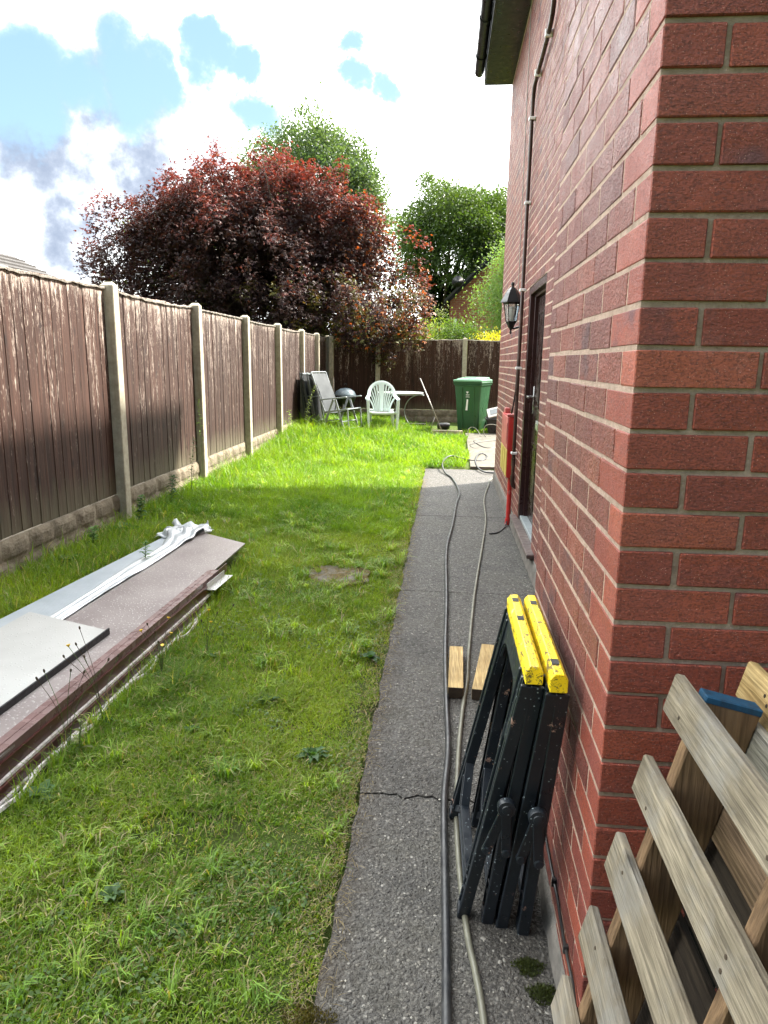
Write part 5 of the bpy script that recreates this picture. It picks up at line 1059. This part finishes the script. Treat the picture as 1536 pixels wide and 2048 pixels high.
# brick gable house beyond
nh = thing('neighbouring_house', 'red brick gable of a house between the dark tree and the light green tree', 'house', (2.6, 30.5, 0))
gx0, gx1, gy = .05, 5.2, 30.5; ez = 4.1
b = MB(); b.prism([(gx0, 0), (gx1, 0), (gx1, ez), ((gx0 + gx1) / 2, ez + 2.6), (gx0, ez)], (0, gy, 0), (1, 0, 0), (0, 0, 1), (0, 1, 0), 7)
m = NT('distant_brick_courses', .85, .2); br = m.node('ShaderNodeTexBrick'); br.inputs['Scale'].default_value = 1; br.inputs['Brick Width'].default_value = .225; br.inputs['Row Height'].default_value = .075; br.inputs['Mortar Size'].default_value = .006
br.inputs['Color1'].default_value = (.36, .10, .06, 1); br.inputs['Color2'].default_value = (.30, .075, .05, 1); br.inputs['Mortar'].default_value = (.38, .30, .24, 1); m.L(m.map((1, 1, 1), (R(90), 0, 0)), br.inputs['Vector']); m.col(m.mix(m.math('MULTIPLY', m.noise(1.5, 5), .5), br.outputs[0], (.20, .08, .06)))
b.build('wall', m.mat, nh)
b = MB(); mx_ = (gx0 + gx1) / 2; th_ = .12
for s_ in (-1, 1): b.prism([(mx_, ez + 2.62), (mx_ + s_ * (mx_ - gx0 + .25), ez - .13), (mx_ + s_ * (mx_ - gx0 + .25), ez - .13 + th_), (mx_, ez + 2.62 + th_)], (0, gy - .12, 0), (1, 0, 0), (0, 0, 1), (0, 1, 0), 7.3)
b.build('roof', M['far_tile'], nh)
b = MB(); 
for s_ in (-1, 1): b.prism([(mx_, ez + 2.44), (mx_ + s_ * (mx_ - gx0 + .25), ez - .30), (mx_ + s_ * (mx_ - gx0 + .25), ez - .135), (mx_, ez + 2.61)], (0, gy - .15, 0), (1, 0, 0), (0, 0, 1), (0, 1, 0), .028)
b.build('bargeboard', M['dark_upvc'], nh)
b = MB(); b.box(.22, .36, gy - .10, gy - .002, 3.05, 3.35, .01); b.build('alarm_box', M['white_plastic'], nh)
b = MB(); b.lathe((.35, gy - .45, 4.75), [(.02, 0), (.18, .03), (.24, .08)], 18, (-.3, -1, .3)); b.tube([(.35, gy - .45, 4.75), (.45, gy - .2, 4.6), (.5, gy, 4.6)], .02, 6); b.build('satellite_dish', M['dark_upvc'], nh, smooth=True)
# neighbour's roof over the left fence
lh = thing('neighbouring_house', 'grey tiled hipped roof of a house just above the fence at the left edge', 'house', (-12, 18, 0))
b = MB(); b.box(-16, -9.9, 17.2, 24, -.2, 2.45); b.build('wall', m.mat, lh)
b = MB(); n_ = 12
x0_, x1_, y0_, y1_, ze = -16.4, -9.75, 16.8, 24.4, 2.4
b.add([(x0_, y0_, ze), (x1_, y0_, ze), (x1_, y1_, ze), (x0_, y1_, ze), (-13.0, 20, 4.5), (-13.0, 21.2, 4.5)], [(0, 1, 4), (1, 2, 5, 4), (2, 3, 5), (3, 0, 4, 5), (3, 2, 1, 0)])
for i in range(1, 16):
    t = i / 16; z = ze + (4.5 - ze) * t + .012
    b.bar((x0_ + (-13.0 - x0_) * t, y0_ + (20 - y0_) * t, z), (x1_ + (-13.0 - x1_) * t, y0_ + (20 - y0_) * t, z), .05, .03, (0, 0, 1)); b.bar((x1_ + (-13.0 - x1_) * t, y0_ + (20 - y0_) * t, z), (x1_ + (-13.0 - x1_) * t, y1_ + (21.2 - y1_) * t, z), .05, .03, (0, 0, 1))
b.build('roof', M['far_tile'], lh)
b = MB(); b.tube([(-7.35, 15.2, -.2), (-7.35, 15.2, 2.45)], .02, 8); b.lathe((-7.35, 15.2, 2.45), [(.03, 0), (.03, .12), (.01, .14)], 8); tag(b.build('vent_pole', M['dome']), 'slim grey pole poking above the fence beside the neighbouring roof', 'pole')

# ------------------------------------------------------------------ grass
CX, CY = 0.0, 0.0
def allowed(x, y):
    e = -.283 + (fbm(x * 3, y, 9.0) - .5) * .05
    a = (x < e) | ((y > 10.56 + .03 * np.sin(x * 9)) & (x < .37 + .05 * np.sin(y * 4)) & (y < 13.35)) | ((y > 9.75) & (y <= 10.56) & (x > .72) & (x < .72))
    a &= ~((x > .40) & (y < 13.85) & (y > 9.7) & (x < 2.6)); a |= (y > 13.85) & (y < 14.6) & (x > .3) & (x < 2.5)
    lf = -2.52 + (y - 1.9) * .083; rt_ = np.where(y < 4.1, -1.435 + (y - 1.9) * .018, -1.50); a &= ~((x > lf) & (x < rt_) & (y < 5.28 - (x + 2.2) * .12))
    a &= ~(((np.abs(x + .80) / .27) ** 3 + (np.abs(y - 4.93) / .24) ** 3 < 1.35 - 1.7 * fbm(x, y, 11)))
    a &= ~((x > -.9) & (y > 14.55)); a &= ~((y > 13.3) & (x > -.28) & (x < .36))
    return a & (x > -2.78) & (y < 16.45)
def sample(n, x0, x1, y0, y1, r_): return x0 + (x1 - x0) * r_.random(n), y0 + (y1 - y0) * r_.random(n)
def blades(n, box, h0, h1, w0, w1, r_, lean=.9, dens=None, pal=0, hmap=True, curl=.35):
    x, y = sample(n, *box, r_); ok = allowed(x, y)
    # keep what the picture or a step to its side could see
    ang = x - (-.66 * (y + .1) - .5); ok &= ang > 0
    if dens is not None: ok &= r_.random(n) < dens(x, y)
    x, y = x[ok], y[ok]; n = len(x)
    pn = fbm(x + 20, y + 5, 1.6); pn2 = fbm(x + 3, y + 31, 4.5)
    near = np.clip((y - 2.0) / 4.5, 0, 1); edge = np.clip((-.27 - x) / .5, 0, 1)
    hm = np.where(hmap, .38 + .50 * near + .95 * np.clip(pn2 - .45, 0, 1) * 1.6 + .35 * np.clip((-2.15 - x) / .6, 0, 1), 1) * (.45 + .55 * edge) if hmap else np.ones(n)
    hm = np.where(y > 10.6, np.maximum(hm, .75), hm)
    h = (h0 + (h1 - h0) * r_.random(n) ** 1.6) * hm; w = w0 + (w1 - w0) * r_.random(n)
    a = r_.random(n) * 6.283; a = a + (fbm(x, y, 2.7) - .5) * 5; ln = lean * (.35 + .9 * r_.random(n)) * h
    dx, dy = np.cos(a) * ln, np.sin(a) * ln; fz = r_.random(n) * 6.283; sx, sy_ = np.cos(fz) * w, np.sin(fz) * w
    z = gz(x, y) - .012
    V = np.zeros((n, 6, 3)); 
    V[:, 0] = np.stack([x - sx, y - sy_, z], 1); V[:, 1] = np.stack([x + sx, y + sy_, z], 1)
    mx, my, mz = x + dx * .38, y + dy * .38, z + h * .62
    V[:, 2] = np.stack([mx + sx * .8, my + sy_ * .8, mz], 1); V[:, 3] = np.stack([mx - sx * .8, my - sy_ * .8, mz], 1)
    tz = z + h * (1 - curl * r_.random(n))
    V[:, 4] = np.stack([x + dx + sx * .12, y + dy + sy_ * .12, tz], 1); V[:, 5] = np.stack([x + dx - sx * .12, y + dy - sy_ * .12, tz], 1)
    o = (np.arange(n) * 6)[:, None]; F2 = np.concatenate([o + np.array([0, 1, 2, 3]), o + np.array([3, 2, 4, 5])], 0)
    q = r_.random(n); t = np.clip(pn * 1.5 - .35 + (r_.random(n) - .5) * .45, 0, 1)
    c = mixc((.120, .215, .028), (.300, .375, .045), t)
    blu = np.clip((pn2 - .5) * 3, 0, 1) * (q < .5); c = c * (1 - blu[:, None] * .45) + np.array([.04, .10, .035]) * blu[:, None] * .45
    # dead straw: more of it by the path edge and in the bare patches
    dry = np.where(y < 6, .09, .035) + .30 * np.clip(1 - (-.27 - x) / .16, 0, 1) * (y < 10.5) + .15 * np.clip(.42 - pn, 0, 1) * 3 + .10 * (y < 2.6) * (x > -1.2)
    isd = r_.random(n) < dry; c = np.where(isd[:, None], np.array([.36, .31, .17]) * (.6 + .7 * r_.random(n))[:, None], c)
    c = c * (.75 + .5 * r_.random(n))[:, None]
    c = np.where((y > 6.2)[:, None], c * np.array([.80, .93, .65]), c)
    return V.reshape(-1, 3), F2, np.tile(c, (2, 1))
rg = np.random.default_rng(77); parts = []
bare = lambda x, y: np.clip(.45 + 2.2 * (fbm(x + 9, y + 2, 3.2) - .25), .2, 1) * np.where((np.hypot(x + .84, (y - 2.0) * 1.3) < .16) | (np.hypot(x + .72, y - 2.05) < .09), .25, 1)
parts.append(blades(170000, (-1.9, -.22, 1.15, 3.2), .024, .078, .0014, .0028, rg, 1.3, bare))
parts.append(blades(190000, (-2.78, -.22, 3.2, 6.2), .022, .075, .0013, .0026, rg, 1.0, bare))
parts.append(blades(38000, (-2.4, -.3, 1.15, 6.2),   .05, .13, .0014, .0026, rg, .9, lambda x, y: np.clip((fbm(x, y, 2.2) - .38) * 4, .04, 1) * np.clip((-.27 - x) / .3, .1, 1)))
parts.append(blades(120000, (-2.78, .42, 6.2, 10.5), .045, .125, .0022, .0042, rg, .9))
parts.append(blades(100000, (-2.78, 2.4, 10.5, 16.4), .06, .16, .0035, .0065, rg, .8, None, 1))
parts.append(blades(9000, (-2.78, .40, 7.0, 14.5), .16, .32, .0018, .0032, rg, .7, lambda x, y: np.clip((fbm(x, y, 1.4) - .36) * 4, .02, 1), 1))
parts.append(blades(9000, (-2.79, -2.45, 2.5, 16.4), .05, .17, .002, .0042, rg, .7, None, 0, True))
parts.append(blades(2600, (-1.52, -1.36, 2.0, 5.3), .07, .17, .001, .002, rg, .7, None, 0, False))
parts.append(blades(2500, (-2.7, -2.3, 2.5, 5.6), .05, .16, .0015, .003, rg, .8, None, 0, False))
Vs, Fs, Cs, o_ = [], [], [], 0
for V, F2, c in parts: Vs.append(V); Fs.append(F2 + o_); Cs.append(c); o_ += len(V)
stuff(npmesh('grass', np.concatenate(Vs), np.concatenate(Fs), M['grass'], None, np.concatenate(Cs)))['label'] = 'mown lawn grass with longer tufts along the fence'
# loose stones standing proud of the path, and litter of dead grass along its edge
rs = np.random.default_rng(9); n = 3600; x = -.27 + .62 * rs.random(n); y = 1.15 + 4.2 * rs.random(n) ** 1.5; s_ = .0014 + .0036 * rs.random(n) ** 2.5; dirs = np.array([[1, 0, 0], [0, 1, 0], [-1, 0, 0], [0, -1, 0], [0, 0, 1], [0, 0, -.4]], float)
V = np.stack([x, y, s_ * .1], 1)[:, None, :] + dirs[None] * s_[:, None, None] * (np.array([1, 1, .55]) * (.6 + .7 * rs.random((n, 6, 1)))); o = (np.arange(n) * 6)[:, None]; tri = np.array([[0, 1, 4], [1, 2, 4], [2, 3, 4], [3, 0, 4]]); F2 = (o[:, None] + tri[None]).reshape(-1, 3)
q = rs.random(n); c = np.where(q[:, None] < .55, np.array([.085, .08, .072]), np.where(q[:, None] < .88, np.array([.15, .14, .12]), np.array([.33, .31, .27]))) * (.7 + .6 * rs.random(n))[:, None]
m = NT('loose_stone', .7, .35); m.col(m.attr()); stuff(npmesh('path_grit', V.reshape(-1, 3), F2, m.mat, None, np.repeat(c, 4, 0), k=3))['label'] = 'grit and small stones on the path'
# ------------------------------------------------------------------ weeds: each plant is one thing
def strapleaf(mb, o, a, L_, w, el, col, drp=.6, k=6, wav=0.0, shape=1.0):
    g_ = []; dx_, dy_ = math.cos(a), math.sin(a)
    for q in range(k + 1):
        t = q / k; ww = w * (math.sin(math.pi * (t ** .7 * .93 + .05)) ** shape) ; r_ = L_ * t * math.cos(el) ; z = L_ * (t * math.sin(el) - drp * t * t * .5)
        c = Vector(o) + Vector((dx_ * r_, dy_ * r_, z + .004)); j = wav * math.sin(t * 17 + a * 3)
        g_.append([c + Vector((-dy_ * ww, dx_ * ww, ww * .35 + j)), c, c - Vector((-dy_ * ww, dx_ * ww, -ww * .35 + j))])
    mb.sheet(g_, 0, col)
def rosette(name, label, x, y, n, L_, w, col, seed, el=(.2, .7), group=None, drp=.5, wav=.003, cat='weed'):
    r_ = random.Random(seed); b = MB(); z = gzf(x, y) - .002; root = thing(name, label, cat, (x, y, z), group)
    for i in range(n):
        v = r_.uniform(.75, 1.25); strapleaf(b, (x, y, z), i * 2.4 + r_.uniform(-.3, .3), L_ * r_.uniform(.6, 1.1), w * r_.uniform(.7, 1.1), r_.uniform(*el), (col[0] * v, col[1] * v, col[2] * v), drp, wav=wav)
    b.build('leaves', M['leaf'], root, smooth=True); return root, z
gW = 'broad leaved weeds in the lawn'
rosette('dock_plant', 'dark shiny broad leaved weed in the lawn beside the path, level with the trestles', -.49, 2.54, 17, .085, .017, (.055, .125, .030), 1, (.1, 1.2), gW, .9)
rosette('dock_plant', 'small glossy broad leaved weed at the path edge, farther off than the timber offcuts', -.36, 3.52, 14, .085, .017, (.045, .11, .028), 2, (.1, 1.1), gW, .9)
rosette('dock_plant', 'dull grey green broad leaved weed near the bottom left of the lawn', -.925, 1.70, 12, .055, .012, (.085, .155, .055), 3, (.1, 1.1), gW, .9)
rosette('dock_plant', 'pale leafed weed at the left edge of the lawn below the boards', -1.36, 2.08, 8, .075, .020, (.08, .16, .05), 4, (.3, .9), gW)
rosette('dock_plant', 'low broad leaved weed in the lawn left of the shiny dock', -.78, 2.95, 9, .07, .016, (.035, .09, .022), 5, (.2, .6), gW)
rosette('dock_plant', 'broad leaved weed growing at the foot of the first whole concrete post', -2.60, 5.45, 12, .15, .045, (.06, .15, .03), 6, (.5, 1.1), gW)
rosette('dock_plant', 'broad leaved weed between the pale panel and the gravel boards', -2.58, 4.55, 12, .12, .035, (.075, .17, .03), 7, (.5, 1.1), gW)
rosette('dandelion_plant', 'flat toothed rosette in the middle of the near lawn', -.70, 1.62, 10, .05, .008, (.05, .11, .02), 8, (.1, .4), gW)
rosette('dock_plant', 'tiny pale weed in the near lawn close to the path', -.45, 1.72, 6, .03, .009, (.06, .13, .035), 9, (.2, .7), gW)
rosette('dock_plant', 'leafy weed in the lawn between the cat\'s ear stems and the dock', -1.02, 2.62, 8, .06, .013, (.05, .12, .02), 10, (.2, .8), gW)
def flower_stems(name, label, x, y, stems, seed, hgt=(.18, .34), open_=3, group='flowering weeds by the boards'):
    root, z = rosette(name, label, x, y, 8, .07, .012, (.05, .12, .02), seed, (.1, .4), group, cat='flower'); r_ = random.Random(seed + 50)
    for i in range(stems):
        a = r_.uniform(0, 6.28); h = r_.uniform(*hgt); l = h * r_.uniform(.15, .6); pts = smoothpts([(x, y, z), (x + math.cos(a) * l * .3, y + math.sin(a) * l * .3, z + h * .55), (x + math.cos(a) * l, y + math.sin(a) * l, z + h)], 4)
        b = MB(); b.tube(pts, [.0011] * (len(pts) - 1) + [.0014], 5); st = b.build('stalk', M['dry_stem'] if i % 2 else M['stem'], root)
        b = MB(); t = Vector(pts[-1])
        if i < open_: b.lathe(t, [(.002, 0), (.004, .004), (.009, .009), (.008, .011), (.001, .010)], 10, (math.cos(a) * .3, math.sin(a) * .3, 1)); b.build('flower_head', M['petal'], st)
        else: b.lathe(t, [(.001, -.001), (.0038, .003), (.0042, .009), (.0025, .014), (.001, .015)], 8, (math.cos(a) * .3, math.sin(a) * .3, 1)); b.build('seed_head', M['dry_stem'], st)
flower_stems('cats_ear_plant', 'wiry yellow flowered weed rising in front of the maroon boards at their middle', -1.33, 3.08, 7, 61, (.16, .30), 4)
flower_stems('cats_ear_plant', 'wiry weed with dark seed heads standing against the white board', -1.40, 2.62, 6, 62, (.22, .36), 1)
flower_stems('cats_ear_plant', 'wiry weed with dark seed heads nearest the left edge, before the white board', -1.42, 2.38, 5, 63, (.24, .38), 0)
flower_stems('cats_ear_plant', 'thin wiry weed with yellow buds beyond the end of the maroon boards', -1.20, 3.35, 5, 64, (.14, .28), 2)
def leafy_stem(name, label, x, y, hgt, n, L_, w, col, seed, lean=(0, 0), group='tall weeds by the fence', z0=None, bare_=0.1, cat='weed'):
    r_ = random.Random(seed); z = gzf(x, y) if z0 is None else z0; root = thing(name, label, cat, (x, y, z), group)
    pts = smoothpts([(x, y, z), (x + lean[0] * .3, y + lean[1] * .3, z + hgt * .5), (x + lean[0], y + lean[1], z + hgt)], 4); b = MB(); b.tube(pts, [.0035 * (1 - .7 * i / (len(pts) - 1)) for i in range(len(pts))], 6); b.build('stem', M['stem'], root)
    b = MB()
    for i in range(n):
        t = bare_ + (1 - bare_) * i / n; k = t * (len(pts) - 1); p_ = pts[int(k)].lerp(pts[min(int(k) + 1, len(pts) - 1)], k % 1); v = r_.uniform(.75, 1.3)
        strapleaf(b, p_, i * 2.4 + r_.uniform(-.4, .4), L_ * r_.uniform(.6, 1.1) * (1.15 - .5 * t), w * r_.uniform(.7, 1.1), r_.uniform(.2, .8), (col[0] * v, col[1] * v, col[2] * v), .9)
    b.build('leaves', M['leaf'], root); return root
leafy_stem('willowherb', 'fresh upright leafy weed sprouting between the panels and the film', -2.06, 4.60, .13, 20, .075, .010, (.09, .20, .04), 71, (.01, 0), z0=.18)
leafy_stem('willowherb', 'seedling with drooping leaves at the near end of the maroon boards', -1.37, 2.37, .13, 7, .06, .011, (.17, .20, .06), 72, (.01, .01))
leafy_stem('tall_fence_weed', 'dark stalky weed against the second fence panel near its far post', -2.62, 7.05, .62, 34, .075, .010, (.04, .08, .03), 73, (.04, .05), bare_=.25)
leafy_stem('tall_fence_weed', 'thin weed with pale leaves growing up the post after the second panel', -2.66, 7.55, 1.0, 12, .055, .011, (.12, .22, .04), 74, (-.03, .03), bare_=.55)
leafy_stem('tall_fence_weed', 'tall wispy weed in seed by the fourth fence panel', -2.45, 12.2, .85, 40, .09, .010, (.16, .20, .09), 75, (.18, .1), bare_=.3)
leafy_stem('tall_fence_weed', 'short bright weed at the foot of the fourth fence panel', -2.50, 11.6, .50, 22, .09, .018, (.16, .24, .05), 76, (-.10, .05))
leafy_stem('tall_fence_weed', 'wispy weed at the foot of the third fence panel', -2.62, 9.3, .34, 24, .07, .010, (.10, .17, .04), 77, (.05, .0))
leafy_stem('nettle_clump', 'small leafy clump at the foot of the first post beside the boards', -2.62, 5.80, .24, 34, .08, .022, (.06, .14, .03), 78, (.02, .0))
leafy_stem('nettle_clump', 'dark leafy clump under the second fence panel', -2.64, 6.55, .30, 34, .09, .018, (.035, .09, .022), 79, (.03, .02))
leafy_stem('nettle_clump', 'light green leafy clump between the long pale panel and the fence', -2.62, 4.95, .16, 30, .075, .02, (.10, .20, .04), 80, (.02, .0))
# moss cushions on the path
def cushion(x, y, r_, h, label, col):
    rg = np.random.default_rng(int(abs(x) * 1000 + y * 100)); n = 800; a = rg.random(n) * 6.28; q = rg.random(n) ** .8 * 1.25; px = x + r_ * q * np.cos(a) * (1 + .25 * np.sin(a * 3)); py = y + r_ * .8 * q * np.sin(a); pz = gz(px, py) + h * np.clip(1 - q ** 2, .08, 1) * (.6 + .5 * vnoise(px, py, 60))
    V, F2 = leaf_quads(np.stack([px, py, pz], 1), unit(rg.normal(size=(n, 3)) + np.array([0, 0, 1.2])), unit(rg.normal(size=(n, 3))), .006 + .006 * rg.random(n), .003 + .002 * rg.random(n))
    tag(npmesh('moss_cushion', V, F2, M['leaf'], None, np.array(col) * (.6 + .8 * rg.random(n))[:, None]), label, 'moss', 'moss cushions on the path')
cushion(.265, 1.60, .030, .008, 'dark green moss cushion on the path beside the brick corner, the farther of two', (.050, .062, .020))
cushion(.292, 1.52, .032, .010, 'dark green moss cushion on the path beside the brick corner, the nearer of two', (.050, .062, .020))
cushion(-.285, 1.385, .050, .018, 'brown green moss cushion at the bottom edge of the path beside the lawn', (.085, .070, .020))
# ------------------------------------------------------------------ coarse tufts and low clover in the lawn
rg = np.random.default_rng(123); Vs, Cs, Fs, o_ = [], [], [], 0
for i in range(760):
    y = 1.2 + 9.0 * rg.random() ** 1.5; x = -.30 - min(2.4, .8 + y * .5) * rg.random()
    if not allowed(np.array([x]), np.array([y]))[0] or float(fbm(x + 4, y + 8, 1.8)) < .42: continue
    n = int(14 + 26 * rg.random()); a = rg.random(n) * 6.283; L_ = (.035 + .055 * rg.random()) * (.4 + .8 * rg.random(n)) * (.6 + min(1, y / 5)); w = .0011 + .0010 * rg.random(n) + .0002 * y; sp = .25 + .8 * rg.random(n)
    x0 = x + rg.normal(size=n) * .012; y0 = y + rg.normal(size=n) * .012; z = gz(x0, y0) - .008; dx, dy = np.cos(a) * L_ * sp, np.sin(a) * L_ * sp; sx, sy_ = -np.sin(a) * w, np.cos(a) * w; V = np.zeros((n, 6, 3))
    V[:, 0] = np.stack([x0 - sx, y0 - sy_, z], 1); V[:, 1] = np.stack([x0 + sx, y0 + sy_, z], 1); V[:, 2] = np.stack([x0 + dx * .5 + sx, y0 + dy * .5 + sy_, z + L_ * .62], 1); V[:, 3] = np.stack([x0 + dx * .5 - sx, y0 + dy * .5 - sy_, z + L_ * .62], 1)
    tz = z + L_ * (.75 - .45 * sp * rg.random(n)); V[:, 4] = np.stack([x0 + dx * 1.15 + sx * .1, y0 + dy * 1.15 + sy_ * .1, tz], 1); V[:, 5] = np.stack([x0 + dx * 1.15 - sx * .1, y0 + dy * 1.15 - sy_ * .1, tz], 1)
    o = (np.arange(n) * 6)[:, None] + o_; Fs.append(np.concatenate([o + np.array([0, 1, 2, 3]), o + np.array([3, 2, 4, 5])], 0)); t = rg.random(); c = np.array([.13, .24, .04]) * (1 - t) + np.array([.28, .38, .06]) * t; cc = c * (.75 + .5 * rg.random(n))[:, None]
    cc[rg.random(n) < .12] = (.33, .28, .15); Cs.append(np.tile(cc, (2, 1))); Vs.append(V.reshape(-1, 3)); o_ += n * 6
stuff(npmesh('grass_tufts', np.concatenate(Vs), np.concatenate(Fs), M['grass'], None, np.concatenate(Cs)))['label'] = 'coarser grass tufts scattered through the lawn'
n = 16000; x, y = sample(n, -2.2, -.3, 1.2, 5.5, rg); ok = allowed(x, y) & (fbm(x + 40, y + 17, 2.4) > .56); x, y = x[ok], y[ok]; n = len(x)
V, F2 = leaf_quads(np.stack([x, y, gz(x, y) + .004 + .018 * rg.random(n)], 1), unit(rg.normal(size=(n, 3)) * np.array([1, 1, .25])), unit(rg.normal(size=(n, 3)) * .35 + np.array([0, 0, 1])), .010 + .008 * rg.random(n), .008 + .005 * rg.random(n))
stuff(npmesh('clover', V, F2, M['leaf'], None, mixc((.06, .12, .03), (.13, .20, .05), rg.random(n))))['label'] = 'low clover and small weeds between the grass'
n = 5200; x, y = sample(n, -.36, -.20, 1.15, 9.5, rg); x = x + rg.normal(size=n) * .015; ok = x < -.23; x, y = x[ok], y[ok]; n = len(x); a = rg.random(n) * 6.28
D = np.stack([np.cos(a), np.sin(a), .12 * rg.normal(size=n)], 1); V, F2 = leaf_quads(np.stack([x, y, .004 + .012 * rg.random(n) + gz(x, y)], 1), unit(D), unit(rg.normal(size=(n, 3)) * .3 + np.array([0, 0, 1])), .016 + .035 * rg.random(n), .0014 + .0012 * rg.random(n))
stuff(npmesh('dry_thatch', V, F2, M['grass'], None, mixc((.12, .09, .05), (.28, .22, .13), rg.random(n))))['label'] = 'dead grass littering the lawn edge of the path'
